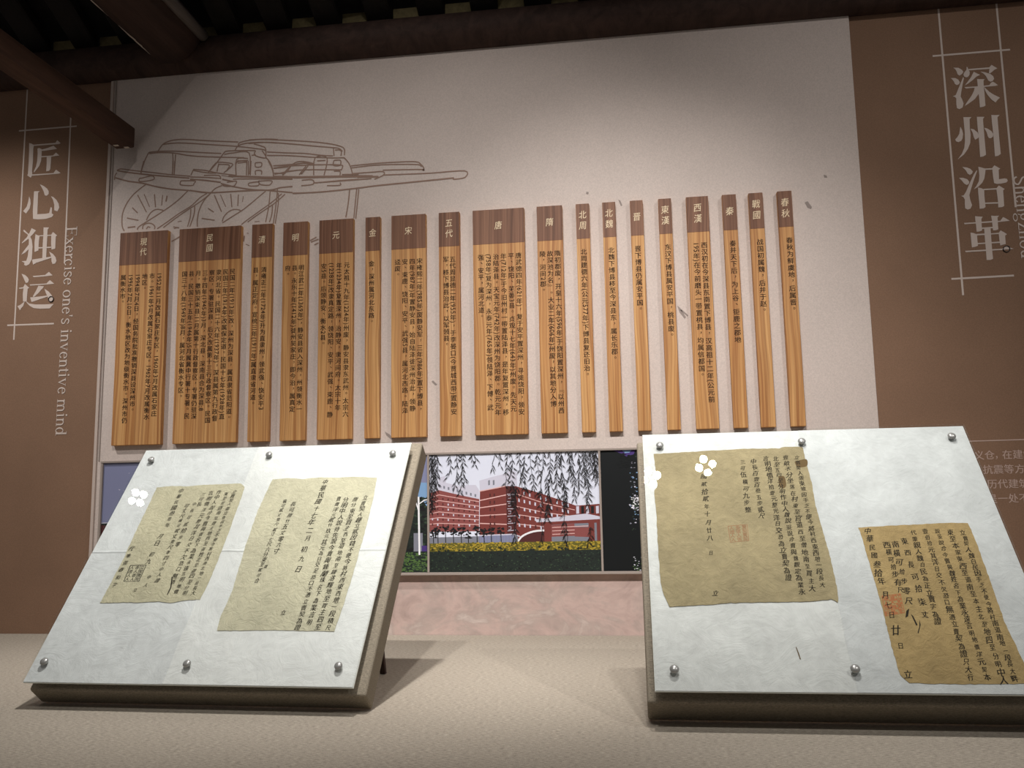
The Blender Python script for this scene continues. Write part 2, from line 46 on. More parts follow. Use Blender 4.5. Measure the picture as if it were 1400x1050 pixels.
DOC={"L2":{"outline":[[4133,5803],[4582,5838],[4981,5791],[5398,5839],[5880,5813],[6348,5829],[6989,5792],[7033,5256],[7056,4315],[7039,3032],[7011,2083],[6954,1316],[6386,1321],[5563,1337],[4740,1319],[4175,1315],[4130,1620],[4186,2319],[4085,3670],[4055,4757]],"cols":[["立賣契人鍾立貳因錢不便今將村西東西地一段積尺",1,[6825,5119],[6801,1411]],["捌分東至買主西至項地南至鍾洛輝地至買主四至",1,[6580,5068],[6552,1431]],["分明中人說待先說今賣與鍾蘭珠名下為業言明",1,[6330,5074],[6327,1540]],["賣價洋元貳什玖元其元為日交足恐口不憑立賣契為證",1,[6127,5096],[6069,1406]],["中華民國十七年",1.05,[5622,5671],[5613,4367]],["二月",1,[5629,4109],[5640,3870]],["初九日",1,[5640,3548],[5657,2968]],["長可捌什五丈零六寸",1,[4963,4964],[4949,3504]],["橫可貳丈壹尺貳寸七尺六分東至貳可合",0.95,[4693,5055],[4706,2655]],["立",1,[5637,1784],[5643,1694]],["證",0.8,[4801,3049],[4810,2949]]]},"R1":{"outline":[[248,6049],[832,6074],[1651,6113],[2462,6141],[3181,6127],[3308,6179],[3721,6153],[3719,5662],[3740,4982],[3711,4482],[3742,3716],[3772,2994],[3767,2227],[3726,1922],[3606,2003],[3261,1964],[2817,1945],[2303,1938],[1612,1928],[1191,1888],[383,1837],[275,2120],[229,2417],[217,3124],[224,4064],[205,4918],[281,5020]],"cols":[["立賣契人張東坡因手乏不便今將村西東西地一段長大",1,[3532,5830],[3500,2354]],["壹畝不分坐落在村東至官道西至僧地南至買主大",1,[3289,5838],[3280,2271]],["北至五四至分明作中人魏說妥說合賣與魏觀定為業永",1,[3054,5791],[3060,2190]],["言明地價洋拾壹元整光洋日交恐為立賣契為證",1,[2841,5825],[2836,2527]],["中長百壹百叁五步貳尺",1,[2539,5726],[2530,4141]],["三可伍橫可九步整",1,[2287,5734],[2244,4317]],["國貳拾貳年十月廿八",1,[1359,5306],[1340,3545]],["日",0.9,[1334,3156],[1326,3066]],["立",1,[1321,2157],[1320,2073]]],"seal":[[[1762,3868],[2176,3908],[2161,3473],[1772,3432]]],"stain":[[[3464,5697],[3737,5769],[3713,5556],[3505,5535]],[[3037,5259],[3164,5256],[3171,4997],[3081,4907],[3019,5001]]]},"R2":{"outline":[[4490,3787],[5004,3815],[5721,3849],[6434,3882],[6742,3863],[6764,3343],[6747,2284],[6728,1498],[6790,727],[6804,223],[6321,201],[5719,195],[5114,196],[4660,212],[4540,357],[4526,969],[4543,2052],[4516,3196],[4513,3602]],"cols":[["立賣契人魏白民因手乏不便今將村南道南地一段長大畔",1,[6568,3615],[6533,306]],["東至本家東西至道南至本主北至地四至分明中人",1,[6326,3619],[6342,270]],["說妥說合今賣與魏姓名下為業永遠言明地價洋元契本",1,[6078,3668],[6062,336]],["壹佰拾元其洋日交不欠恐口無憑立賣契為證只大行",1,[5835,3672],[5774,333]],["代筆親人魏白民為正立賣字為證",1,[5579,3631],[5504,1498]],["東西長可拾柒丈",1.05,[5350,3408],[5319,1653]],["南橫可拾步零尺",1.0,[5143,3344],[5087,1969]],["西橫可拾步有尺",1.0,[4964,3324],[4996,2213]],["中華民國叁拾年",1.1,[4663,3692],[4658,2421]],["月七日",1.1,[4668,2092],[4684,1654]],["廿",1.7,[4683,1299],[4683,1231]],["日",1,[4685,970],[4674,896]],["立",1.1,[4684,376],[4676,306]]],"seal":[[[4597,2072],[4960,2131],[4938,1693],[4561,1615]]],"flourish":[[[4980,1732],[5050,1791],[4984,1614],[4926,1576]],[[5048,1673],[5082,1614],[5115,1422],[5084,1402]],[[5176,1537],[5173,1422],[5083,1232],[5072,1251],[5137,1383]],[[5305,1790],[5312,1692],[5354,1575],[5331,1614]]]},"L1":{"outline":[[912,5614],[1335,5661],[1747,5631],[2247,5675],[2917,5681],[3284,5695],[3431,5571],[3461,5171],[3467,4758],[3500,4007],[3510,3252],[3506,2573],[3459,2130],[3112,2119],[2758,2036],[2421,2081],[2077,2054],[1540,2054],[935,2034],[953,2541],[972,3316],[933,4266],[932,4995]],"cols":[["立賣契人張立香因手乏不便今將村西南北地一段長大",0.95,[3205,5411],[3218,2302]],["東至官道南至買主地西至張姓北至道四至分明",0.95,[2995,5346],[3006,2302]],["作中人說合今賣與張名下為業永遠言明地價",0.95,[2762,5399],[2777,2341]],["言明價洋元整其洋日交不欠恐口無憑",0.95,[2553,5380],[2578,2615]],["三可長",0.95,[2353,5338],[2358,5010]],["中長可貳拾步零",0.95,[2221,5014],[2264,3724]],["可丈尺橫可貳丈壹尺零四寸中人證",0.9,[2023,4972],[2146,2656]],["中華民國叁拾年",0.95,[1669,5474],[1731,4342]],["月日",1,[1684,3990],[1698,3774]],["初九",1,[1690,3435],[1704,3226]],["代筆張春和字",0.9,[1067,3610],[1082,2541]],["中人",0.8,[1885,2757],[1905,2539]],["立",0.8,[1692,2402],[1700,2343]]],"seal":[[[1253,3106],[1671,3111],[1680,2638],[1283,2640]]],"flourish":[[[2482,2774],[2514,2766],[2602,2458],[2588,2245],[2566,2264],[2570,2466]]]}}
# ------------------------------------------------------------------ helpers
def tag(o, label=None, cat=None, group=None, kind=None):
    if label: o['label'] = label
    if cat: o['category'] = cat
    if group: o['group'] = group
    if kind: o['kind'] = kind
    return o
def empty(name, loc=(0, 0, 0), M=None):
    o = bpy.data.objects.new(name, None); C.objects.link(o); o.empty_display_size = 0.05
    o.location = loc
    if M is not None: o.matrix_world = M
    return o
def add(name, verts, faces, m, parent=None, mids=None, smooth=False):
    me = bpy.data.meshes.new(name); me.from_pydata([tuple(v) for v in verts], [], faces); me.update()
    for mm in (m if isinstance(m, (list, tuple)) else [m]): me.materials.append(mm)
    if mids: me.polygons.foreach_set('material_index', mids)
    if smooth: me.polygons.foreach_set('use_smooth', [True]*len(me.polygons))
    o = bpy.data.objects.new(name, me); C.objects.link(o)
    if parent: o.parent = parent
    return o
def from_bm(name, bm, m, parent=None, smooth=False):
    bmesh.ops.recalc_face_normals(bm, faces=bm.faces[:])
    me = bpy.data.meshes.new(name); bm.to_mesh(me); bm.free(); me.materials.append(m)
    if smooth: me.polygons.foreach_set('use_smooth', [True]*len(me.polygons))
    o = bpy.data.objects.new(name, me); C.objects.link(o)
    if parent: o.parent = parent
    return o
def bm_box(bm, a, b, bev=0.0, seg=2):
    r = bmesh.ops.create_cube(bm, size=1.0)['verts']
    for v in r:
        for k in range(3): v.co[k] = (a[k]+b[k])/2 + v.co[k]*(b[k]-a[k])
    if bev > 0:
        es = list({e for v in r for e in v.link_edges})
        bmesh.ops.bevel(bm, geom=es, offset=bev, segments=seg, profile=0.5, affect='EDGES')
def box(name, a, b, m, parent=None, bev=0.0, seg=2):
    bm = bmesh.new(); bm_box(bm, a, b, bev, seg); return from_bm(name, bm, m, parent)
def cyl_y(bm, x, z, y0, y1, r, n=28, taper=1.0, wob=0.0, seed=0, rings=10):
    rnd = random.Random(seed); prev = None; ph = rnd.random()*6
    for k in range(rings+1):
        t = k/rings; y = y0+(y1-y0)*t; rr = r*(1+(taper-1)*t)
        ring = [bm.verts.new((x+math.cos(2*math.pi*i/n)*rr*(1+wob*math.sin(3*2*math.pi*i/n+ph+t*4)), y, z+math.sin(2*math.pi*i/n)*rr*(1+wob*math.cos(2*2*math.pi*i/n+t*5)))) for i in range(n)]
        if prev:
            for i in range(n): bm.faces.new((prev[i], prev[(i+1) % n], ring[(i+1) % n], ring[i]))
        else: bm.faces.new(ring)
        prev = ring
    bm.faces.new(prev)
def poly3(pts, y, t=0.0):
    """flat outline on a wall plane (x,z in 0.1 mm)"""
    return [(a/10000, y, b/10000) for a, b in pts]
class Flat:
    """collects thin flat shapes lying in a plane; P maps (u,v,h) to xyz"""
    def __init__(s, P): s.v = []; s.f = []; s.m = []; s.P = P
    def poly(s, pts, h=0.0, m=0):
        k = len(s.v); s.v += [s.P(a, b, h) for a, b in pts]; s.f.append(list(range(k, k+len(pts)))); s.m.append(m)
    def line(s, pts, w, h=0.0, m=0, taper=0.0):
        n = len(pts); L = []; R = []
        for i, (a, b) in enumerate(pts):
            p = pts[max(i-1, 0)]; q = pts[min(i+1, n-1)]
            dx, dy = q[0]-p[0], q[1]-p[1]; l = math.hypot(dx, dy) or 1
            ww = w/2*(1-taper*abs(2*i/(n-1)-1)) if n > 1 else w/2
            L.append((a-dy/l*ww, b+dx/l*ww)); R.append((a+dy/l*ww, b-dx/l*ww))
        k = len(s.v); s.v += [s.P(a, b, h) for a, b in L+R]
        for i in range(n-1): s.f.append([k+i, k+i+1, k+n+i+1, k+n+i]); s.m.append(m)
    def build(s, name, mats, parent=None): return add(name, s.v, s.f, mats, parent, s.m)
def smooth_line(pts, sub=4):
    out = []; n = len(pts)
    if n < 3: return pts
    for i in range(n-1):
        p0 = pts[max(i-1, 0)]; p1 = pts[i]; p2 = pts[i+1]; p3 = pts[min(i+2, n-1)]
        for k in range(sub):
            t = k/sub; t2 = t*t; t3 = t2*t
            out.append(tuple(0.5*((2*p1[j])+(-p0[j]+p2[j])*t+(2*p0[j]-5*p1[j]+4*p2[j]-p3[j])*t2+(-p0[j]+3*p1[j]-3*p2[j]+p3[j])*t3) for j in (0, 1)))
    out.append(pts[-1]); return out
def wallP(y): return lambda a, b, h: (a, y-h, b)
# ------------------------------------------------------------------ materials
def mat(name, col, rough=0.8, spec=0.3, metal=0.0):
    m = bpy.data.materials.new(name); m.use_nodes = True; b = m.node_tree.nodes['Principled BSDF']
    b.inputs['Base Color'].default_value = (*col, 1); b.inputs['Roughness'].default_value = rough
    b.inputs['Specular IOR Level'].default_value = spec; b.inputs['Metallic'].default_value = metal
    return m
def nodes(m): return m.node_tree.nodes, m.node_tree.links, m.node_tree.nodes['Principled BSDF']
def srgb(r, g, b): return tuple((c/255/12.92 if c/255 <= 0.04045 else ((c/255+0.055)/1.055)**2.4) for c in (r, g, b))
def coords(m, scale=(1, 1, 1), kind='Object'):
    N, L, b = nodes(m); tc = N.new('ShaderNodeTexCoord'); mp = N.new('ShaderNodeMapping'); mp.inputs['Scale'].default_value = scale
    L.new(tc.outputs[kind], mp.inputs['Vector']); return mp.outputs['Vector']
def noise(m, vec, scale, detail=4, rough=0.55, dist=0.0):
    N, L, b = nodes(m); n = N.new('ShaderNodeTexNoise'); n.inputs['Scale'].default_value = scale; n.inputs['Detail'].default_value = detail
    n.inputs['Roughness'].default_value = rough; n.inputs['Distortion'].default_value = dist; L.new(vec, n.inputs['Vector']); return n.outputs['Fac']
def ramp(m, fac, stops):
    N, L, b = nodes(m); r = N.new('ShaderNodeValToRGB'); e = r.color_ramp.elements
    e[0].position, e[0].color = stops[0][0], (*stops[0][1], 1); e[1].position, e[1].color = stops[-1][0], (*stops[-1][1], 1)
    for p, c in stops[1:-1]: k = e.new(p); k.color = (*c, 1)
    L.new(fac, r.inputs['Fac']); return r.outputs['Color']
def mixc(m, fac, a, b_, mode='MIX'):
    N, L, b = nodes(m); x = N.new('ShaderNodeMix'); x.data_type = 'RGBA'; x.blend_type = mode
    for s, v in ((0, fac), (6, a), (7, b_)):
        if hasattr(v, 'is_linked') or isinstance(v, bpy.types.NodeSocket): L.new(v, x.inputs[s])
        elif s == 0: x.inputs[0].default_value = v
        else: x.inputs[s].default_value = (*v, 1)
    return x.outputs[2]
def math_(m, op, a, b_=0.0):
    N, L, b = nodes(m); x = N.new('ShaderNodeMath'); x.operation = op
    for i, v in enumerate((a, b_)):
        if isinstance(v, bpy.types.NodeSocket): L.new(v, x.inputs[i])
        else: x.inputs[i].default_value = v
    return x.outputs[0]
def bump(m, h, strength=0.3, dist=0.002):
    N, L, b = nodes(m); x = N.new('ShaderNodeBump'); x.inputs['Strength'].default_value = strength; x.inputs['Distance'].default_value = dist
    L.new(h, x.inputs['Height']); L.new(x.outputs['Normal'], b.inputs['Normal'])
def setc(m, col): N, L, b = nodes(m); L.new(col, b.inputs['Base Color'])
def plaster(name, c, var=0.08, grain=0.05, rough=0.85):
    m = mat(name, c, rough, 0.2); v = coords(m)
    n1 = noise(m, v, 3.0, 3); n2 = noise(m, v, 260, 2)
    lo = tuple(x*(1-var) for x in c); hi = tuple(x*(1+var) for x in c)
    a = ramp(m, n1, [(0.3, lo), (0.7, hi)])
    g = ramp(m, n2, [(0.3, (1-grain,)*3), (0.7, (1+grain,)*3)])
    setc(m, mixc(m, 1.0, a, g, 'MULTIPLY')); bump(m, n2, 0.25, 0.001); return m
WALL = plaster('pale_wallpaper', srgb(205, 191, 183), 0.04, 0.08)
BROWN = plaster('brown_wall_panel', srgb(134, 105, 85), 0.07, 0.10)
STRIP = plaster('pale_trim', srgb(196, 180, 170), 0.03, 0.03)
FRAME = plaster('grey_brown_frame', srgb(158, 146, 138), 0.03, 0.03)
def marble():
    m = mat('pink_marbled_wallpaper', (0.6, 0.45, 0.4), 0.7, 0.25); v = coords(m, (1, 1, 1.6))
    n = noise(m, v, 5.0, 7, 0.62, 1.3); n2 = noise(m, v, 14, 5, 0.6, 0.8)
    a = ramp(m, n, [(0.28, srgb(172, 150, 142)), (0.45, srgb(192, 168, 160)), (0.56, srgb(178, 160, 152)), (0.72, srgb(208, 194, 186))])
    b = ramp(m, n2, [(0.3, (0.88,)*3), (0.7, (1.08,)*3)]); setc(m, mixc(m, 1.0, a, b, 'MULTIPLY')); return m
MARBLE = marble()
def linen(name, c, sc=1.0, amp=0.16):
    m = mat(name, c, 0.9, 0.15)
    v1 = coords(m, (200*sc, 900*sc, 900*sc)); v2 = coords(m, (1100*sc, 500*sc, 500*sc)); v3 = coords(m, (1, 1, 1))
    a = noise(m, v1, 1.0, 2); b = noise(m, v2, 1.0, 2); h = math_(m, 'ADD', math_(m, 'MULTIPLY', a, 1.4), math_(m, 'MULTIPLY', b, 0.6))
    col = ramp(m, math_(m, 'MULTIPLY', h, 0.5), [(0.36, tuple(x*(1-amp*2) for x in c)), (0.5, c), (0.64, tuple(min(1, x*(1+amp*2)) for x in c))])
    setc(m, col); bump(m, h, 0.35, 0.0012); return m
TABLE = linen('beige_linen_counter', srgb(160, 151, 138), 0.5, 0.17)
SLAB = linen('taupe_linen_board', srgb(140, 131, 116), 1.0, 0.16)
def wood(name, light, mid, dark, streak, hdr=False):
    m = mat(name, mid, 0.55, 0.3); N, L, b = nodes(m)
    at = N.new('ShaderNodeAttribute'); at.attribute_type = 'OBJECT'; at.attribute_name = 'seed'
    tc = N.new('ShaderNodeTexCoord'); mp = N.new('ShaderNodeVectorMath'); mp.operation = 'MULTIPLY_ADD'
    sv = N.new('ShaderNodeCombineXYZ'); L.new(at.outputs['Fac'], sv.inputs[0]); L.new(at.outputs['Fac'], sv.inputs[1]); L.new(at.outputs['Fac'], sv.inputs[2])
    L.new(tc.outputs['Object'], mp.inputs[0]); mp.inputs[1].default_value = (1, 1, 1); L.new(sv.outputs[0], mp.inputs[2])
    def scaled(s):
        x = N.new('ShaderNodeVectorMath'); x.operation = 'MULTIPLY'; L.new(mp.outputs[0], x.inputs[0]); x.inputs[1].default_value = s; return x.outputs[0]
    wob = noise(m, scaled((5, 5, 1.6)), 1.0, 2, 0.5)
    off = N.new('ShaderNodeVectorMath'); off.operation = 'MULTIPLY_ADD'; cw = N.new('ShaderNodeCombineXYZ'); L.new(wob, cw.inputs[0])
    L.new(cw.outputs[0], off.inputs[0]); off.inputs[1].default_value = (0.05, 0, 0); L.new(mp.outputs[0], off.inputs[2])
    def warped(s):
        x = N.new('ShaderNodeVectorMath'); x.operation = 'MULTIPLY'; L.new(off.outputs[0], x.inputs[0]); x.inputs[1].default_value = s; return x.outputs[0]
    g1 = noise(m, warped((150, 60, 1.3)), 1.0, 2, 0.5); g2 = noise(m, warped((55, 30, 0.7)), 1.0, 3, 0.5); fine = noise(m, scaled((520, 420, 9)), 1.0, 3, 0.6)
    a = ramp(m, g1, [(0.30, dark), (0.42, streak), (0.52, mid), (0.64, light)])
    c2 = ramp(m, g2, [(0.30, streak), (0.46, mid), (0.6, light)])
    a = mixc(m, 0.45, a, c2); f = ramp(m, fine, [(0.3, (0.88,)*3), (0.7, (1.1,)*3)])
    setc(m, mixc(m, 1.0, a, f, 'MULTIPLY')); bump(m, fine, 0.12, 0.0006); return m
WOOD = wood('pine_tablet', srgb(210, 162, 106), srgb(188, 136, 82), srgb(132, 82, 44), srgb(154, 100, 57))
HEAD = wood('stained_tablet_head', srgb(138, 99, 76), srgb(120, 81, 60), srgb(84, 53, 38), srgb(96, 63, 45))
INK = mat('black_lettering', srgb(46, 34, 28), 0.7, 0.1)
CREAM = mat('cream_lettering', srgb(235, 214, 180), 0.6, 0.2)
WHITE_L = mat('pale_wall_lettering', srgb(206, 190, 180), 0.7, 0.2)
INFO_L = mat('pale_small_lettering', srgb(190, 164, 152), 0.7, 0.2)
CART_L = mat('brown_line_print', srgb(150, 124, 110), 0.8, 0.1)
BRUSH = mat('brush_ink', srgb(48, 44, 38), 0.8, 0.1)
SEALK = mat('black_seal_ink', srgb(46, 46, 44), 0.8, 0.1)
SEALR = mat('faded_red_seal_ink', srgb(152, 116, 88), 0.8, 0.1)
SEALR2 = mat('red_seal_ink', srgb(172, 112, 76), 0.8, 0.1)
STAIN = mat('dark_ink_stain', srgb(104, 86, 60), 0.8, 0.1)
SCUFF = mat('grey_scuff', srgb(150, 138, 132), 0.9, 0.1)
def paper(name, c, blot, wr=0.5, crease=None, cs=26, dd=0.012):
    m = mat(name, c, 0.75, 0.2); v = coords(m)
    n = noise(m, v, 7, 4, 0.6); n2 = noise(m, v, 55, 3, 0.6, 0.5); w = noise(m, v, cs, 6, 0.66, 2.2); sp = noise(m, v, 90, 2)
    a = ramp(m, n, [(0.32, tuple(x*(1-blot) for x in c)), (0.6, c), (0.75, tuple(min(1, x*(1+blot*0.5)) for x in c))])
    b = ramp(m, n2, [(0.3, (1-blot*0.5,)*3), (0.7, (1+blot*0.3,)*3)])
    a = mixc(m, 1.0, a, b, 'MULTIPLY')
    a = mixc(m, ramp(m, sp, [(0.70, (0, 0, 0)), (0.78, (blot*1.6,)*3)]), a, tuple(x*0.62 for x in c))
    setc(m, a); h = w
    if crease is not None:
        N, L, bb = nodes(m); sx = N.new('ShaderNodeSeparateXYZ'); L.new(v, sx.inputs[0])
        d = math_(m, 'ABSOLUTE', math_(m, 'SUBTRACT', math_(m, 'ADD', sx.outputs[1], math_(m, 'MULTIPLY', n, 0.008)), crease))
        h = math_(m, 'ADD', w, math_(m, 'MULTIPLY', math_(m, 'MAXIMUM', math_(m, 'SUBTRACT', 1.0, math_(m, 'MULTIPLY', d, 220)), 0.0), 1.5))
    bump(m, h, wr, dd); return m
SHEET_A = paper('white_rice_paper', srgb(226, 228, 226), 0.11, 0.32, 0.357, 12)
SHEET_B = paper('white_rice_paper_upper_layer', srgb(216, 219, 219), 0.13, 0.32, 0.357, 12)
SHEET_C = paper('white_rice_paper_flat', srgb(212, 214, 212), 0.14, 0.3, None, 14)
SHEET_D = paper('white_rice_paper_flat_upper_layer', srgb(204, 207, 207), 0.15, 0.3, None, 14)
DEED_A = paper('cream_old_paper', srgb(200, 194, 166), 0.18, 0.5, 0.36, 34)
DEED_B = paper('pale_cream_old_paper', srgb(207, 202, 176), 0.16, 0.5, 0.36, 34)
DEED_C = paper('brownish_old_paper', srgb(163, 150, 117), 0.2, 0.45, 0.32, 34)
DEED_D = paper('tan_old_paper', srgb(176, 152, 106), 0.2, 0.45, 0.21, 34)
def acrylic():
    m = bpy.data.materials.new('clear_acrylic'); m.use_nodes = True; N = m.node_tree.nodes; L = m.node_tree.links; N.clear()
    o = N.new('ShaderNodeOutputMaterial'); mx = N.new('ShaderNodeMixShader'); t = N.new('ShaderNodeBsdfTransparent'); g = N.new('ShaderNodeBsdfGlossy')
    t.inputs[0].default_value = (0.985, 0.99, 0.985, 1); g.inputs['Roughness'].default_value = 0.0
    lw = N.new('ShaderNodeLayerWeight'); pw = N.new('ShaderNodeMath'); pw.operation = 'POWER'; pw.inputs[1].default_value = 5.0
    ma = N.new('ShaderNodeMath'); ma.operation = 'MULTIPLY_ADD'; ma.inputs[1].default_value = 0.97; ma.inputs[2].default_value = 0.03
    L.new(lw.outputs['Facing'], pw.inputs[0]); L.new(pw.outputs[0], ma.inputs[0]); L.new(ma.outputs[0], mx.inputs[0]); L.new(t.outputs[0], mx.inputs[1]); L.new(g.outputs[0], mx.inputs[2]); L.new(mx.outputs[0], o.inputs[0]); return m
ACRYLIC = acrylic()
STEEL = mat('brushed_steel', srgb(165, 165, 162), 0.3, 0.6, 0.45)
DARKMETAL = mat('dark_metal', srgb(48, 40, 36), 0.5, 0.4, 0.3)
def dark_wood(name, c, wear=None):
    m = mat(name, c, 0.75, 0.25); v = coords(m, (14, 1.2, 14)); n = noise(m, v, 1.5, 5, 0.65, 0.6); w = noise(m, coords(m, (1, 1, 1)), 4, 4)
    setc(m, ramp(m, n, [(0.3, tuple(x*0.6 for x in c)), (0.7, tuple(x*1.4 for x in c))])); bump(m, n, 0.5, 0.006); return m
BEAM = dark_wood('dark_red_brown_timber', srgb(62, 46, 40))
BEAM2 = dark_wood('brown_timber', srgb(76, 56, 46))
RAFTER = dark_wood('near_black_timber', srgb(26, 22, 20))  # near-black timber tone, varied only by grain
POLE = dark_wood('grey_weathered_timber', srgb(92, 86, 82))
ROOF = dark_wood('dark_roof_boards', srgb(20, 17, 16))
INFILL = dark_wood('ochre_infill_board', srgb(116, 104, 72))
PALE = mat('pale_bare_wood_and_glints', srgb(200, 190, 178), 0.8, 0.2)  # bare wood of the worn patches, also the colour of the painted glints
FLOORM = plaster('grey_floor', srgb(70, 64, 60), 0.05, 0.05)
# ------------------------------------------------------------------ the room
def struct(o): return tag(o, kind='structure')
YB, YS = -0.012, -0.025
struct(box('floor', (-3.6, -5.0, -0.85), (2.8, 0.15, -0.8), FLOORM))
struct(box('wall_left', (-4.0, YB, -0.8), (-1.957, 0.1, 2.092), BROWN))
struct(box('wall_right', (0.7865, YB, -0.8), (2.8, 0.1, 2.10), BROWN))
wb = struct(box('wall_back', (-1.9555, YS, 0.199), (0.785, 0.1, 2.086), WALL))
struct(box('baseboard_back', (-1.9555, YB, -0.8), (0.785, 0.1, 0.1985), MARBLE))
struct(box('trim_1', (-1.9565, -0.031, 0.0), (-1.945, YS-0.0002, 2.083), STRIP, bev=0.001))
struct(box('trim_2', (-1.9385, -0.0275, 0.615), (-1.9345, YS-0.0002, 2.083), FRAME))
for p in SCUFF_PTS:
    f = Flat(wallP(YS)); f.poly([(a/10000, b/10000) for a, b in p], 0.0004); f.build('scuff_mark', SCUFF, wb)
# roof: sheathing boards sloping up into the room
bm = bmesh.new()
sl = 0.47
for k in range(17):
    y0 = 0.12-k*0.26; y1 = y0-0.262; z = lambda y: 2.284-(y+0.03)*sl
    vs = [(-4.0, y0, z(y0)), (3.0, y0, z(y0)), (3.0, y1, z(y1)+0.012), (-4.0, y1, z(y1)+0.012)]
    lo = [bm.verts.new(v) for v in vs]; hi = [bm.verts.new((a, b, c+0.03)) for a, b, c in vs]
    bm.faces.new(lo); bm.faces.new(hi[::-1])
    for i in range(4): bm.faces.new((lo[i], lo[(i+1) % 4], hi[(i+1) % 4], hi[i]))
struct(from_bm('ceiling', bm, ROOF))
# purlin
bm = bmesh.new(); cyl_y(bm, 0, 0, -4.0, 2.8, 0.066, 30, 1.0, 0.02, 3, 40)
for v in bm.verts: x, y, z = v.co; v.co = (y, -0.032+x, 2.152+z)
tag(from_bm('purlin', bm, BEAM, smooth=True), 'long round dark red-brown log purlin lying along the top of the wall', 'beam')
RX0 = -0.982-0.197*6
for k in range(-4, 17):
    xc = RX0+0.0985+0.197*k
    if xc < -3.2 or xc > 1.6: continue
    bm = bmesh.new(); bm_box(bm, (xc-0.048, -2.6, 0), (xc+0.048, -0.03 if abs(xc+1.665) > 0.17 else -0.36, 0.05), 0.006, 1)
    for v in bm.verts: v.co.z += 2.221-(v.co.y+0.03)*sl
    tag(from_bm('rafter', bm, RAFTER), 'black square rafter of the roof resting on the log purlin', 'rafter', 'rafters above the purlin')
for k in range(-4, 17):
    xc = RX0+0.197*k
    if xc < -3.2 or xc > 1.6: continue
    tag(box('eave_board', (xc-0.05, -0.028, 2.216), (xc+0.05, -0.012, 2.272), INFILL, bev=0.003, seg=1), 'small ochre board closing the gap between two rafters above the purlin', 'board', 'boards between the rafters')
# tie beam, pole and square timber
tb = empty('tie_beam', (-1.665, -1.4, 2.085))
bm = bmesh.new(); cyl_y(bm, 0, 0.115, -1.4, 1.30, 0.108, 32, 1.0, 0.03, 5, 24); from_bm('log', bm, BEAM, tb, True)
for (y0, y1, a0, w) in ((0.80, 0.98, -2.12, 0.007), (1.04, 1.24, -2.1, 0.012)):
    rnd = random.Random(int(y0*100)); vs = []; fs = []
    n = 14
    for i in range(n+1):
        t = i/n; y = y0+(y1-y0)*t; ww = w*math.sin(math.pi*min(max(t, 0.06), 0.94))*(0.6+rnd.random()*0.6)
        for s in (-1, 1):
            a = a0+(s*ww)/0.11; vs.append((math.cos(a)*0.1125, y, 0.115+math.sin(a)*0.1125))
    for i in range(n): fs.append((2*i, 2*i+1, 2*i+3, 2*i+2))
    tag(add('worn_patch', vs, fs, PALE, tb), 'pale patch where the bark is worn off')
tag(tb, 'thick dark red-brown round log beam running into the room at upper left', 'beam')
bm = bmesh.new(); cyl_y(bm, -1.545, 2.19, -2.9, -0.10, 0.02, 16, 1.0, 0.03, 9, 20)
tag(from_bm('pole', bm, POLE, smooth=True), 'thin grey weathered pole beside the thick log beam', 'pole')
sb = empty('timber_bracket', (-1.853, -0.08, 1.78))
box('beam', (-0.037, -2.5, 0.0), (0.037, 0.0, 0.078), BEAM2, sb, 0.004, 1)
for dx, dy in ((-0.016, -0.035), (0.012, -0.012)):  # pale plates paint two glints onto the beam end
    tag(box('end_glint', (dx-0.009, dy-0.006, -0.0012), (dx+0.009, dy+0.006, 0.0), PALE, sb), 'small pale plate standing in for a glint on the beam end')
tag(sb, 'square brown timber end sticking out in front of the wall at upper left', 'beam')
for (x, z, l, a) in ((-1.0, 2.318, 0.12, 0.12), (-1.49, 2.325, 0.03, 0.0)):  # pale slats added in place of bright glints between the rafters
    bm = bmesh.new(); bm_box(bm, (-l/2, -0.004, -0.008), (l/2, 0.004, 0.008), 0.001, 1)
    o = from_bm('glint_slat', bm, PALE); o.location = (x, -0.21 if l > 0.1 else -0.23, z+0.005); o.rotation_euler = (0, -a, 0)
    tag(o, 'long pale slat standing in for a glint among the dark rafters' if l > 0.1 else 'tiny pale slat standing in for a glint among the dark rafters at upper left', 'glint_slat')
# display counter
tag(box('display_counter', (-3.4, -2.2, -0.8), (2.6, YB-0.001, 0.0), TABLE, bev=0.0), 'wide beige linen covered counter in front of the wall', 'counter')
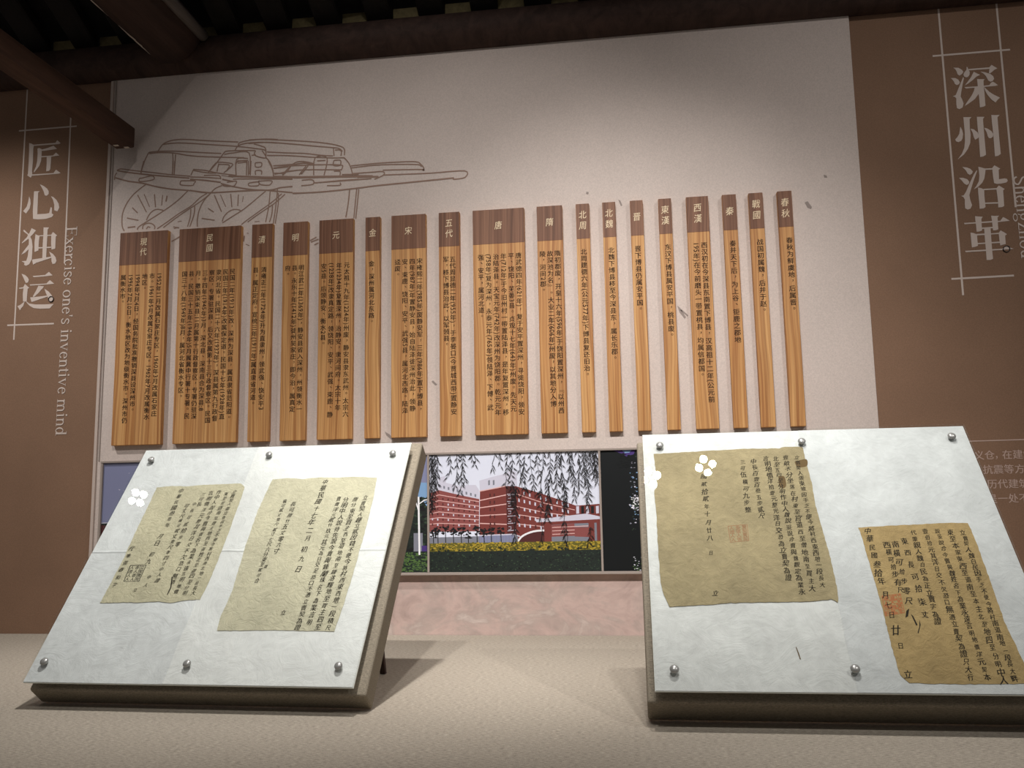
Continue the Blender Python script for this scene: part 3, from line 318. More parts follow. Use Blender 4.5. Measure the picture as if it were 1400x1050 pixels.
# ------------------------------------------------------------------ lettering
class Glyphs:
    def __init__(s): s.c = {}
    def need(s, text, off=0.0):
        todo = [ch for ch in dict.fromkeys(text) if (ch, off) not in s.c and not ch.isspace()]
        obs = []
        for ch in todo:
            cu = bpy.data.curves.new('glyph', 'FONT'); cu.body = ch; cu.resolution_u = 2; cu.size = 1; cu.offset = off
            o = bpy.data.objects.new('glyph', cu); C.objects.link(o); obs.append(o)
        dg = bpy.context.evaluated_depsgraph_get(); dg.update()
        for ch, o in zip(todo, obs):
            me = bpy.data.meshes.new_from_object(o.evaluated_get(dg))
            s.c[(ch, off)] = ([(v.co.x, v.co.y) for v in me.vertices], [list(p.vertices) for p in me.polygons]); bpy.data.meshes.remove(me)
        for o in obs: cu = o.data; bpy.data.objects.remove(o); bpy.data.curves.remove(cu)
    def put(s, F, ch, cx, cy, size, off=0.0, rot=0.0, sx=1.0, shear=0.0, h=0.0, anchor=(0.5, 0.38), m=0, bold=0.0):
        if (ch, off) not in s.c: return
        if bold:   # heavier upright strokes: the outline set twice, slightly apart
            for k, d in enumerate((-bold, bold)): s.put(F, ch, cx+d*size, cy+d*size*0.25, size, off, rot, sx, shear, h+0.00002*k, anchor, m)
            return
        vs, fs = s.c[(ch, off)]; k = len(F.v); c, sn = math.cos(rot), math.sin(rot)
        for x, y in vs:
            x = (x-anchor[0])*size*sx; y = (y-anchor[1])*size; x += y*shear
            F.v.append(F.P(cx+x*c-y*sn, cy+x*sn+y*c, h))
        for f in fs: F.f.append([k+i for i in f]); F.m.append(m)
GL = Glyphs()
def vertical(F, text, cx, top, em, off):
    """vertical setting; Latin digits and brackets lie on their side"""
    y = top
    for ch in text:
        if ord(ch) < 128:
            w = {'(': 0.34, ')': 0.34, ';': 0.3}.get(ch, 0.52)
            GL.put(F, ch, cx, y-w*em/2, em, off, -math.pi/2, 1.0, 0, 0, (0.26 if ch not in '();' else (0.17 if ch != ';' else 0.12), 0.33), 0, 0.014); y -= w*em
        elif ch in '，。、':
            GL.put(F, ch, cx+em*0.12, y-em*0.36, em, off, 0, 1, 0, 0, (0.22, 0.1)); y -= em
        elif ch in '『』':
            GL.put(F, ch, cx, y-em*0.5, em, off, -math.pi/2, 1, 0, 0, (0.5, 0.38)); y -= em
        else:
            GL.put(F, ch, cx, y-em/2, em*0.94, off, bold=0.016); y -= em
# ------------------------------------------------------------------ wooden dynasty tablets
TT = [
('現代', ['1952年11月改属石家庄专区，1960年3月改属石家庄', '市。1961年5月改属石家庄专区。1962年7月改属衡水', '地区。', '1994年7月4日，经国务院批准撤销深县设深州市。', '1996年7月10日，衡水地区改为地级衡水市。深州市仍', '属衡水市。'], 0.85, 0.0285),
('民國', ['民国二年(1913年)改，深州为深县，属直隶省范阳道。', '民国三年(1914年)改属保定道。民国十七年(1928年)直', '隶河北省。民国二十六年(1937年)，深县属第九行政督', '察区，专署驻深县，后又改属第十三行政督察区。民国', '三十四年(1945年)3月，深北县、深南县合为深县;8', '月，撤销深束县;11月属第十行政督察区，专署仍驻深', '县。民国三十五年(1946年)5月属冀中行署十专署。民', '国三十八年(1949年)8月，属河北省衡水专区。'], 0.88, 0.0266),
('清', ['清雍正二年(1724年)升为直隶州，领武强、饶安平3', '县，属正定府。宣统三年(1911年)属直隶省河道。'], 0.62, 0.031),
('明', ['明江武二年(1369年)，静安县省入深州，州领衡水一', '县。永乐十年(1412年)徙州吴家庄，即今治，属真定', '府。'], 0.76, 0.0257),
('元', ['元太祖十九年(1224年)州废，静安县隶东武州。太宗六', '年(1234年)复置深州，治静安，隶河间府。太宗十年', '(1238年)改隶真定路，领饶阳、安平、武强、束鹿、静', '安5县。后领静安、衡水2县。'], 0.82, 0.0285),
('金', ['金，深州属河北东路。'], 0.44, 0.027),
('宋', ['宋雍熙二年(985年)废静安军，三年(986年)置下博县，', '四年(987年)年置静安县，始自陆泽徙深州治此，领静', '安、束鹿、饶阳、安平、武强5县，属河北西路。陆泽', '迳废。'], 0.82, 0.0266),
('五代', ['五代周显德二年(955年)，于李晏口(今贾城西带)置静安', '军，移下博县治此，以军领县。'], 0.66, 0.024),
('唐', ['唐武德四年(621年)，复于安平置深州，寻徙饶阳，领安', '平、饶阳、芜蒌3县。贞观十七年(643年)州废。先天元', '年(712年)于今旧州村一带置陆泽县，是年复置深州，移', '治陆泽县。天宝元年(742年)改深州为饶阳郡。乾元元年', '(758年)复为深州，永泰元年(765年)领陆泽、下博、武', '强、安平，属河北道。'], 0.88, 0.0268),
('隋', ['隋初郡废，开皇十六年(596年)于饶阳置深州，『以州西', '故深池为名』。大业二年(606年)州废，以其地分入博', '陵，河间2郡。'], 0.78, 0.026),
('北周', ['北周建德六年(公元577年)下博县复还旧治。'], 0.5, 0.027),
('北魏', ['北魏下博县移至今深县东，属长乐郡。'], 0.58, 0.027),
('晋', ['晋下博县仍属安平国。'], 0.5, 0.027),
('東漢', ['东汉下博县属安平国，桃县废。'], 0.6, 0.027),
('西漢', ['西汉初在今深县东南置下博县，汉高祖十二年(公元前', '195年)在今前磨头一带置桃县，均属信都国。'], 0.72, 0.027),
('秦', ['秦并天下后，为上谷、钜鹿之郡地'], 0.6, 0.027),
('戰國', ['战国初属魏，后并于赵。'], 0.62, 0.027),
('春秋', ['春秋为鲜虞地，后属晋。'], 0.65, 0.027)]
TABLAB = [
'wide pine tablet headed 現代 at the far left end of the row',
'widest pine tablet, headed 民國, with eight columns of small writing',
'narrow pine tablet headed 清 with two columns, right of the 民國 tablet',
'pine tablet headed 明 with three columns, between the 清 and 元 tablets',
'pine tablet headed 元 with four columns, left of the narrow 金 tablet',
'narrow pine tablet headed 金 with one short column of writing',
'pine tablet headed 宋 with straight dark grain and four columns',
'pine tablet headed 五代 with two columns, left of the wide 唐 tablet',
'wide pine tablet headed 唐 with six columns, above the photograph of red buildings',
'pine tablet headed 隋 with three columns, right of the wide 唐 tablet',
'narrow pine tablet headed 北周 with a single column of writing',
'narrow pine tablet headed 北魏 with a single column of writing',
'narrow pine tablet headed 晋 with one short column, right of 北魏',
'narrow pine tablet headed 東漢 with one column, left of 西漢',
'pine tablet headed 西漢 with two columns, above the right display stand',
'narrow pine tablet headed 秦 with one column, right of 西漢',
'narrow pine tablet headed 戰國 with one column, second from the right end',
'narrow pine tablet headed 春秋 at the far right end of the row']
ZT, ZB, HH = 1.4654, 0.6679, 0.1255
TF, TH = -0.045, 0.0198
GL.need(''.join(''.join(c) for _, c, _, _ in TT), 0.0)
GL.need(''.join(t for t, _, _, _ in TT), 0.0)
for i, ((x0, x1), (title, cols, fr, pitch)) in enumerate(zip(TAB, TT)):
    x0 /= 10000; x1 /= 10000; xc = (x0+x1)/2; hw = (x1-x0)/2
    t = tag(empty('wooden_tablet', (xc, YS, ZB)), TABLAB[i], 'tablet', 'wooden tablets in a row on the wall')
    H = ZT-ZB
    b = box('board', (-hw, -TH, 0), (hw, 0, H), WOOD, t, 0.0018, 2); b['seed'] = i*1.37+0.21
    h = box('header', (-hw+0.0006, -TH-0.0006, H-HH), (hw-0.0006, -TH+0.004, H-0.0004), HEAD, t, 0.0003, 1); h['seed'] = i*1.37+0.21
    f = Flat(lambda a, b_, h_: (a, -TH-0.0009-h_, b_))
    sp = 0.0385
    for k, ch in enumerate(title):
        GL.put(f, ch, 0.0, H-HH/2+0.004+((len(title)-1)/2-k)*sp, 0.031, 0.0, 0.06, 0.9, 0.14)
    tag(f.build('heading', CREAM, t), 'cream characters')
    f = Flat(lambda a, b_, h_: (a, -TH-0.0004-h_, b_))
    for k, col in enumerate(cols): vertical(f, col, -hw+fr*2*hw-k*pitch, H-HH-0.035, 0.0236, 0.0)
    tag(f.build('inscription', INK, t), 'dark printed columns of writing')
# ------------------------------------------------------------------ lettering on the brown panels
def song(name, keys, label, lines, w):
    o = tag(empty(name, (0, 0, 0)), label, 'lettering')
    pts = [p for k in keys for g in GLYPH[k] for p in g]
    bx = sum(p[0] for p in pts)/len(pts)/10000; bz = min(p[1] for p in pts)/10000
    o.location = (bx, YB, bz)
    P = lambda a, b, h: (a-bx, -h, b-bz)
    for k in keys:
        f = Flat(P)
        for j, g in enumerate(GLYPH[k]): f.poly([(a/10000, b/10000) for a, b in g], 0.0006+0.00004*j)
        f.build('character', WHITE_L, o)
    for j, l in enumerate(lines):
        f = Flat(P); f.line([(a/10000, b/10000) for a, b in l], w, 0.0003+0.00006*j); f.build('border_line', WHITE_L, o)
song('title_lettering', ['jiang', 'xin', 'du', 'yun'], 'large pale vertical characters 匠心独运 on the left brown panel with crossing lines', LINES_L, 0.0058)
song('title_lettering', ['shen', 'zhou', 'yan', 'ge'], 'large pale vertical characters 深州沿革 on the right brown panel with crossing lines', LINES_R, 0.0062)
def ring(cx, cy, rx, ry, tv, th, a0=0, a1=360, n=20):
    out = []
    for i in range(n):
        p = math.radians(a0+(a1-a0)*i/n); q = math.radians(a0+(a1-a0)*(i+1)/n)
        out.append([(cx+math.cos(p)*rx, cy+math.sin(p)*ry), (cx+math.cos(q)*rx, cy+math.sin(q)*ry), (cx+math.cos(q)*(rx-tv), cy+math.sin(q)*(ry-th)), (cx+math.cos(p)*(rx-tv), cy+math.sin(p)*(ry-th))])
    return out
def rc(x0, y0, x1, y1): return [(x0, y0), (x1, y0), (x1, y1), (x0, y1)]
def arch(x): return ring(x, 0.285, 0.175, 0.17, 0.085, 0.05, 0, 165, 10)
SC = [(.33, .35), (.29, .42), (.19, .44), (.10, .41), (.07, .34), (.12, .27), (.25, .2), (.325, .13), (.29, .04), (.19, .005), (.09, .03), (.05, .11)]
def scurve(k=1.0, w=0.06):
    F = Flat(lambda a, b, h: (a, b)); F.line(smooth_line([(a*k, b*k) for a, b in SC], 3), w); return [[F.v[i] for i in f] for f in F.f]
stem = lambda x, h=0.45, b=0.0: [rc(x, b, x+0.085, h), rc(x-0.06, 0, x+0.145, 0.022), [(x-0.075, h-0.035), (x, h-0.055), (x+0.02, h+0.005)]]
SER = {
'E': (.611, [rc(.1, 0, .19, .66), rc(.02, .63, .54, .66), rc(.02, 0, .57, .03), rc(.19, .33, .43, .36), rc(.515, .52, .54, .66), rc(.545, 0, .57, .15), rc(.405, .26, .43, .43)]),
'x': (.5, [[(.03, .45), (.14, .45), (.47, 0), (.36, 0)], [(.41, .45), (.45, .45), (.08, 0), (.04, 0)], rc(0, .43, .2, .45), rc(.31, .43, .49, .45), rc(0, 0, .17, .02), rc(.28, 0, .5, .02)]),
'e': (.444, ring(.23, .22, .2, .235, .085, .04, 8, 325)+[rc(.09, .25, .42, .285)]),
'r': (.333, stem(.08)+[[(.16, .32), (.22, .42), (.29, .46), (.345, .43), (.335, .37), (.28, .375), (.22, .34), (.16, .25)]]),
'c': (.444, ring(.24, .22, .21, .235, .085, .04, 45, 322)+ring(.35, .355, .045, .045, .045, .045, 0, 360, 8)),
'i': (.278, stem(.1)+ring(.14, .6, .055, .055, .055, .055, 0, 360, 10)),
's': (.389, scurve()), 'o': (.5, ring(.25, .22, .22, .24, .085, .04)),
'n': (.5, stem(.07)+stem(.335, .3)[:2]+arch(.245)), "'": (.2, [[(.05, .66), (.14, .66), (.105, .44), (.085, .44)]]),
'v': (.5, [[(.03, .45), (.14, .45), (.29, 0), (.24, 0)], [(.44, .45), (.4, .45), (.235, .02), (.265, 0)], rc(0, .43, .2, .45), rc(.32, .43, .49, .45)]),
't': (.278, [rc(.09, .06, .175, .57), rc(.01, .42, .26, .45), [(.09, .1), (.12, .01), (.19, -.01), (.27, .04), (.26, .065), (.2, .04), (.175, .09)]]),
'm': (.778, stem(.07)+stem(.335, .3)[:2]+stem(.6, .3)[:2]+arch(.245)+arch(.51)),
'd': (.5, ring(.22, .22, .19, .235, .085, .04)+[rc(.335, 0, .42, .66), rc(.26, .64, .34, .66), rc(.42, 0, .49, .025)]),
'S': (.556, scurve(1.48, .08)), 'h': (.5, [rc(.07, 0, .155, .67), rc(.01, .645, .08, .67), rc(.01, 0, .215, .022)]+stem(.335, .3)[:2]+arch(.245)),
'g': (.5, ring(.23, .3, .18, .155, .08, .04)+ring(.24, -.1, .22, .115, .07, .035)+[rc(.36, .39, .49, .43), [(.1, .17), (.15, .18), (.1, .04), (.05, .03)]]),
'z': (.444, [rc(.04, .415, .41, .45), rc(.03, 0, .42, .035), [(.31, .43), (.41, .43), (.13, .02), (.03, .02)], rc(.04, .34, .065, .45), rc(.395, 0, .42, .12)]),
'u': (.5, [rc(.07, .14, .155, .45), rc(.335, 0, .42, .45), rc(.01, .43, .1, .45), rc(.27, .43, .36, .45), rc(.42, 0, .49, .025)]+ring(.245, .165, .175, .175, .085, .05, 180, 350, 10))}
def english(text, x, z, em, label):
    o = tag(empty('english_caption', (x, YB, z)), label, 'lettering'); f = Flat(lambda a, b, h: (a, -h, b)); pen = 0.0; j = 0
    for ch in text+' ':
        if ch == ' ': f.build('word', WHITE_L, o); f = Flat(lambda a, b, h: (a, -h, b)); pen += 0.25; continue
        adv, polys = SER[ch]
        for p in polys: f.poly([(b*em, -(pen+a)*em) for a, b in p], 0.0012+0.00002*(j % 9)); j += 1
        pen += adv
    return o
english("Exercise one's inventive mind", -2.124, 1.515, 0.0668, 'small serif caption Exercise one\'s inventive mind running down beside 匠心独运')
english('Shengzhou', 1.2695, 1.479, 0.0635, 'small serif caption Shengzhou running down beside 深州沿革 at right edge')
INFO_TXT = [('义仓，在建筑', 1.0904, 0.5623), ('抗震等方面', 1.1130, 0.5165), ('历代建筑', 1.1218, 0.4705), ('一处不', 1.1493, 0.4248)]
GL.need(''.join(t for t, _, _ in INFO_TXT)+'是', 0.0)
it = tag(empty('wall_text', (1.09, YB, 0.42)), 'small pale paragraph printed on the right brown panel under a thin line', 'lettering')
P = lambda a, b, h: (a-1.09, -0.0006-h, b-0.42)
f = Flat(P)
for t, x, z in INFO_TXT:
    x -= 0.004
    if t.startswith('一'): GL.put(f, '是', x-0.0315, z, 0.031, 0.0, bold=0.01)
    for ch in t:
        if ch == '，': GL.put(f, ch, x-0.012, z-0.008, 0.031, 0.0, 0, 1, 0, 0, (0.2, 0.1)); x += 0.021; continue
        GL.put(f, ch, x, z, 0.031, 0.0, bold=0.01); x += 0.0315
f.build('paragraph', INFO_L, it)
f = Flat(P); f.line([(0.95, 0.607), (1.9, 0.612)], 0.0035); f.build('rule_line', INFO_L, it)
for (a, b), lab in zip(HOOKS, ('small dark ring screw on the left brown panel, in the left large lettering', 'small dark ring screw on the right brown panel, in the right large lettering')):
    bm = bmesh.new(); R, r = 0.0102, 0.0014
    rows = [[bm.verts.new(((R+r*math.cos(q))*math.cos(p), -r*math.sin(q), (R+r*math.cos(q))*math.sin(p))) for q in [2*math.pi*j/8 for j in range(8)]] for p in [2*math.pi*i/24 for i in range(24)]]
    for i in range(24):
        for j in range(8): bm.faces.new((rows[i][j], rows[(i+1) % 24][j], rows[(i+1) % 24][(j+1) % 8], rows[i][(j+1) % 8]))
    o = from_bm('ring_screw', bm, DARKMETAL, smooth=True); o.location = (a/10000, YB-0.002, b/10000); tag(o, lab, 'screw')
# ------------------------------------------------------------------ cart drawing printed on the wall
f = Flat(wallP(YS)); rnd = random.Random(4)
for j, (w, pts) in enumerate(CART):
    p = smooth_line([(a/10000, b/10000) for a, b in pts], 4)
    f.line(p, w*0.00112 if w < 6 else w*0.0008, 0.0005+0.000004*j, 0, 0.45 if w >= 6 and len(pts) == 2 else 0.0)
tag(f.build('cart_drawing', CART_L), 'brown line drawing of old wooden carts with spoked wheels printed on the wall', 'drawing')
# ------------------------------------------------------------------ strip of photographs below the tablets
fr = tag(empty('photo_frame', (-0.6, YS, 0.2)), 'long grey-brown frame holding the strip of photographs under the tablets', 'frame')
fy = YS-0.0003
def fbox(n, x0, x1, z0, z1, d): return box(n, (x0+0.6, -d, z0-0.2), (x1+0.6, -0.0003, z1-0.2), FRAME, fr, 0.0008, 1)
fbox('top_rail', -1.925, 0.62, 0.6062, 0.6135, 0.009)
fbox('bottom_rail', -1.925, 0.62, 0.1995, 0.2085, 0.012)
MUL = [(-1.925, -1.9165), (-1.302, -1.295), (-0.7105, -0.7035), (-0.1225, -0.1155), (0.468, 0.475)]
for a, b in MUL: fbox('mullion', a, b, 0.2087, 0.606, 0.008)
def pm(name, *c): return mat('print_'+name, srgb(*c), 0.45, 0.35)
PSKY, PRED, PRED2, PRED3, PPALE = pm('sky', 226, 230, 246), pm('red_brick', 140, 78, 76), pm('deep_red_brick', 122, 60, 56), pm('shadow_brick', 84, 44, 44), pm('pale_render', 208, 206, 222)
PBAND, PDARK, PGREY, PYEL, POLV, PHEDGE, PLEAF, PWHITE = pm('pink_band', 226, 182, 178), pm('dark_leaf', 30, 30, 32), pm('grey', 128, 130, 142), pm('yellow_hedge', 176, 152, 56), pm('olive', 104, 98, 40), pm('hedge_dark', 36, 44, 40), pm('hedge_leaf', 58, 74, 58), pm('white', 240, 240, 244)
PBLUE, PBLACK, PPURP, PGREEN, PDUSK = pm('blue_sky', 128, 164, 204), pm('night_tree', 14, 18, 20), pm('purple_sign', 74, 54, 120), pm('green_hedge', 84, 112, 62), pm('dusk_sky', 132, 136, 168)
PMATS = [PSKY, PRED, PRED2, PRED3, PPALE, PBAND, PDARK, PGREY, PYEL, POLV, PHEDGE, PLEAF, PWHITE, PBLUE, PBLACK, PPURP, PGREEN, PDUSK]
(SKY_, RED_, RED2_, RED3_, PALE_, BAND_, DARK_, GREY_, YEL_, OLV_, HEDGE_, LEAF_, WHITE_, BLUE_, BLACK_, PURP_, GREEN_, DUSK_) = range(18)
class Print(Flat):
    """a printed picture: local x,y in print units mapped into the picture rectangle"""
    def __init__(s, x0, x1, W, H):
        z0, z1 = 0.2088, 0.606; s.W, s.H = W, H; s.n = 0; s.cx = (x0+x1)/2; s.x0, s.x1 = x0, x1
        Flat.__init__(s, lambda a, b, h: ((x0-s.cx)+(x1-x0)*min(max(a, 0), W)/W, -0.0012-h, (z1-z0)*(1-min(max(b, 0), H)/H)))
    def p(s, m, *pts): s.n += 1; s.poly(pts, s.n*0.0000022, m)
    def l(s, m, w, *pts): s.n += 1; s.line(list(pts), w, s.n*0.0000022, m)
    def done(s, label, grp='photographs in the strip'):
        s.p = s.l = None
        o = tag(empty('photograph', (s.cx, YS, 0.2088)), label, 'photograph', grp)
        box('print_board', (s.x0-s.cx+0.0002, -0.0011, 0.0002), (s.x1-s.cx-0.0002, -0.0003, 0.397), PWHITE, o)
        s.build('printed_picture', PMATS, o)
rnd = random.Random(11)
def leafy(pr, m, n, x0, x1, y0, y1, s0, s1):
    for _ in range(n):
        x = rnd.uniform(x0, x1); y = rnd.uniform(y0, y1); r = rnd.uniform(s0, s1); a = rnd.random()*6.28; k = rnd.uniform(0.35, 0.8)
        pr.p(m if not isinstance(m, tuple) else rnd.choice(m), *[(x+math.cos(a+t)*r*(1 if j % 2 else 0.6), y+math.sin(a+t)*r*k*(1 if j % 2 else 0.7)) for j, t in enumerate([i*1.0472 for i in range(6)])])
def lerp(a, b, t): return a+(b-a)*t
pr_ = Print(-0.7033, -0.1227, 1200, 838)
pr_.p(SKY_, (0, 0), (1200, 0), (1200, 838), (0, 838))
X = lambda x: x-92
Y = lambda y: y-107
def Q(m, *pts): pr_.p(m, *[(X(a), Y(b)) for a, b in pts])
def LN(m, w, *pts): pr_.l(m, w, *[(X(a), Y(b)) for a, b in pts])
# left block
Q(PALE_, (150, 380), (158, 270), (205, 262), (212, 310), (345, 345), (350, 330), (425, 330), (448, 365), (450, 440), (92, 400))
Q(RED_, (92, 385), (160, 362), (300, 398), (450, 432), (445, 660), (92, 660))
for k in range(6):
    t = k/6; LN(BAND_, 5, (92, lerp(400, 625, t)+18), (160, lerp(378, 622, t)+18), (448, lerp(440, 635, t)+10))
for k in range(6):
    for j in range(9):
        x = 108+j*38; y = lerp(lerp(392, 436, j/9), lerp(622, 632, j/9), (k+0.45)/6)
        Q(rnd.choice((PALE_, RED3_, RED3_)), (x, y), (x+9, y+1), (x+9, y+15), (x, y+14))
for j in range(9): Q(GREY_, (160+j*32, 322+j*9), (172+j*32, 325+j*9), (172+j*32, 345+j*9), (160+j*32, 342+j*9))
# middle block
Q(PALE_, (452, 300), (545, 275), (620, 258), (690, 230), (720, 250), (720, 345), (640, 345), (455, 380))
for x in (515, 548): Q(GREY_, (x, 300), (x+12, 297), (x+12, 332), (x, 335))
Q(RED2_, (455, 376), (640, 342), (645, 690), (448, 690))
for a, b in ((376, 342), (442, 405), (494, 470), (550, 542), (604, 614)): LN(BAND_, 7, (452, a), (642, b))
for k in range(5):
    for x in (522, 552): y = lerp(385, 640, k/5)+10; Q(RED3_, (x, y), (x+10, y-2), (x+10, y+20), (x, y+22))
Q(RED3_, (640, 342), (716, 345), (712, 700), (645, 690))
for k in range(6): LN(PALE_, 4, (648, 400+k*52), (680, 402+k*51), (706, 404+k*50))
for k in range(5): LN(PALE_, 4, (655, 410+k*55), (672, 410+k*55), (672, 430+k*55), (655, 430+k*55))
# right wing
Q(RED2_, (712, 345), (845, 385), (1000, 440), (1130, 490), (1292, 480), (1292, 745), (712, 720))
for a, b in ((400, 520), (488, 566), (545, 596), (612, 640)): LN(BAND_, 5, (714, a), (900, (a+b)/2+6), (1120, b))
for k in range(5):
    for j in range(10):
        x = 726+j*38; y = lerp(360+j*11, 650+j*4, k/5)+14
        Q(PALE_ if rnd.random() < 0.65 else RED3_, (x, y), (x+11, y+3), (x+11, y+26), (x, y+23))
for j in range(5): Q(DARK_ if j % 2 else PALE_, (1130+j*34, 495), (1150+j*34, 493), (1150+j*34, 545), (1130+j*34, 547))
# gate and arch
Q(PSKY and GREY_, (900, 620), (1292, 610), (1292, 745), (900, 745))
Q(RED_, (950, 625), (1115, 615), (1115, 700), (950, 705))
for k in range(3): LN(BAND_, 5, (960, 640+k*24), (1210, 632+k*24))
Q(RED_, (1115, 640), (1220, 640), (1220, 710), (1115, 705))
Q(PALE_, (850, 582), (1200, 546), (1292, 568), (1292, 586), (960, 600), (850, 602))
Q(RED2_, (900, 602), (1292, 586), (1292, 604), (900, 626))
Q(RED2_, (902, 600), (955, 600), (955, 745), (902, 745)); Q(RED2_, (1212, 596), (1252, 594), (1252, 745), (1212, 745)); Q(RED2_, (1268, 600), (1292, 600), (1292, 745), (1268, 745))
Q(RED3_, (715, 745), (760, 690), (830, 665), (905, 662), (905, 745))
LN(WHITE_, 13, *smooth_line([(712, 745), (745, 702), (800, 674), (855, 662), (905, 660)], 4))
# fence, ground and small trees
Q(GREY_, (92, 700), (720, 690), (720, 752), (92, 752))
Q(DUSK_, (448, 692), (690, 688), (705, 745), (448, 745))
LN(PALE_, 8, (448, 690), (690, 684), (735, 700))
for x in range(460, 700, 22): LN(GREY_, 3, (x, 692), (x, 745))
for x, y in ((150, 650), (205, 648), (262, 660), (318, 660), (368, 680), (430, 655), (480, 670), (532, 655), (600, 660), (118, 672)):
    LN(DARK_, 6, (x, y), (x+2, 745)); leafy(pr_, DARK_, 14, X(x-20), X(x+20), Y(y-28), Y(y+30), 8, 18)
# hedges
Q(OLV_, (92, 742), (1292, 736), (1292, 806), (92, 806)); leafy(pr_, (YEL_, YEL_, OLV_, YEL_), 620, 0, 1200, Y(740), Y(800), 5, 13)
leafy(pr_, HEDGE_, 60, 0, 1200, Y(770), Y(805), 6, 14)
Q(HEDGE_, (92, 800), (1292, 797), (1292, 950), (92, 950)); leafy(pr_, (LEAF_, DARK_, HEDGE_), 520, 0, 1200, Y(808), Y(935), 4, 10)
# willow fronds hanging in front
def frond(x, y0, L, lean, dens):
    n = max(3, int(L/24)); pts = []
    for i in range(n+1):
        t = i/n; pts.append((x+lean*L*t+6*math.sin(t*5+x), y0+L*t))
    LN(DARK_, 3.0, *pts)
    for i in range(n+1):
        for s in (-1, 1):
            if rnd.random() > dens: continue
            a, b = pts[i]; l = rnd.uniform(34, 62); an = math.radians(rnd.uniform(12, 52))*s
            ex, ey = a+math.sin(an)*l, b+math.cos(an)*l; nx, ny = math.cos(an)*3.4, -math.sin(an)*3.4
            Q(DARK_, (a, b), (a+(ex-a)*0.4+nx, b+(ey-b)*0.4+ny), (ex, ey), (a+(ex-a)*0.4-nx, b+(ey-b)*0.4-ny))
for x, y, L, ln, d in ((100, 100, 330, 0.0, 0.95), (112, 100, 380, 0.02, 0.95), (128, 100, 260, 0.05, 0.9), (150, 110, 200, 0.0, 0.8), (98, 300, 200, 0.0, 0.9),
    (250, 112, 150, -0.1, 0.7), (300, 108, 220, -0.1, 0.7), (335, 108, 190, 0.05, 0.75), (320, 270, 110, 0.0, 0.8), (420, 108, 70, 0.1, 0.7), (395, 108, 60, 0.1, 0.6),
    (560, 108, 100, -0.1, 0.5), (600, 105, 90, 0.0, 0.6), (655, 105, 130, 0.0, 0.7), (690, 102, 160, -0.05, 0.7), (640, 240, 100, 0.0, 0.6), (690, 300, 180, -0.05, 0.9), (712, 350, 230, -0.02, 0.95), (690, 560, 160, 0.05, 0.6),
    (745, 100, 300, 0.02, 0.7), (775, 130, 240, 0.0, 0.8), (820, 100, 260, 0.05, 0.7), (870, 100, 160, 0.0, 0.75), (905, 102, 300, -0.05, 0.8), (885, 380, 120, 0.0, 0.7),
    (935, 290, 230, 0.0, 0.95), (950, 100, 260, 0.06, 0.75), (1000, 100, 330, 0.02, 0.8), (1040, 100, 400, 0.02, 0.8), (1060, 300, 200, -0.02, 0.85), (1080, 100, 200, 0.08, 0.85), (1110, 100, 330, 0.03, 0.85), (1150, 100, 280, 0.05, 0.9),
    (1190, 98, 240, 0.04, 0.95), (1215, 98, 330, 0.0, 0.9), (1240, 98, 160, 0.04, 0.95), (1262, 98, 200, 0.02, 0.95), (1280, 98, 230, 0.0, 0.95), (1270, 98, 120, 0.0, 0.95), (1215, 400, 130, 0.0, 0.7), (1045, 520, 230, 0.02, 0.6), (1060, 600, 150, 0.0, 0.5), (1225, 640, 100, -0.1, 0.5), (930, 480, 100, 0.0, 0.8), (885, 560, 180, 0.0, 0.25)):
    frond(x, y, L, ln, d)
pr_.done('photograph of red brick apartment blocks behind willow fronds and a hedge')
# sliver on the left of it: sky, tree, lamp post, hedge
pr_ = Print(-1.2948, -0.7107, 1200, 838)
pr_.p(BLUE_, (0, 0), (1200, 0), (1200, 838), (0, 838))
pr_.p(DUSK_, (0, 0), (1200, 0), (1200, 200), (0, 140))
pr_.p(HEDGE_, (0, 330), (1120, 330), (1150, 300), (1200, 380), (1200, 700), (0, 700)); leafy(pr_, (HEDGE_, DARK_, LEAF_), 400, 900, 1200, 300, 700, 8, 22)
pr_.p(GREY_, (1100, 560), (1165, 560), (1165, 700), (1100, 700)); pr_.p(PURP_, (1158, 650), (1196, 650), (1196, 700), (1158, 700))
pr_.p(HEDGE_, (0, 690), (1200, 690), (1200, 838), (0, 838)); leafy(pr_, (GREEN_, LEAF_, GREEN_), 420, 850, 1200, 700, 830, 6, 13)
pr_.l(WHITE_, 13, (1136, 300), (1142, 715)); pr_.l(WHITE_, 8, (1118, 340), (1136, 400)); pr_.l(WHITE_, 8, (1142, 350), (1178, 325), (1200, 322))
pr_.done('photograph with a white lamp post and trees, mostly hidden by the left display stand')
pr_ = Print(-1.9162, -1.3023, 1200, 838)
pr_.p(DUSK_, (0, 0), (1200, 0), (1200, 838), (0, 838))
leafy(pr_, PALE_, 6, 60, 200, 60, 300, 3, 6)
pr_.p(HEDGE_, (0, 452), (60, 448), (110, 380), (150, 380), (400, 470), (400, 838), (0, 838))
pr_.p(RED3_, (0, 470), (400, 500), (400, 838), (0, 838)); pr_.l(PALE_, 6, (0, 455), (70, 452))
pr_.done('photograph with a dusky blue sky at the far left end of the strip')
pr_ = Print(-0.1153, 0.4678, 1200, 838)
pr_.p(BLACK_, (0, 0), (1200, 0), (1200, 838), (0, 838))
pr_.p(PURP_, (90, 0), (240, 0), (230, 30), (180, 45), (140, 22)); pr_.p(BLUE_, (150, 0), (215, 0), (200, 18), (170, 20))
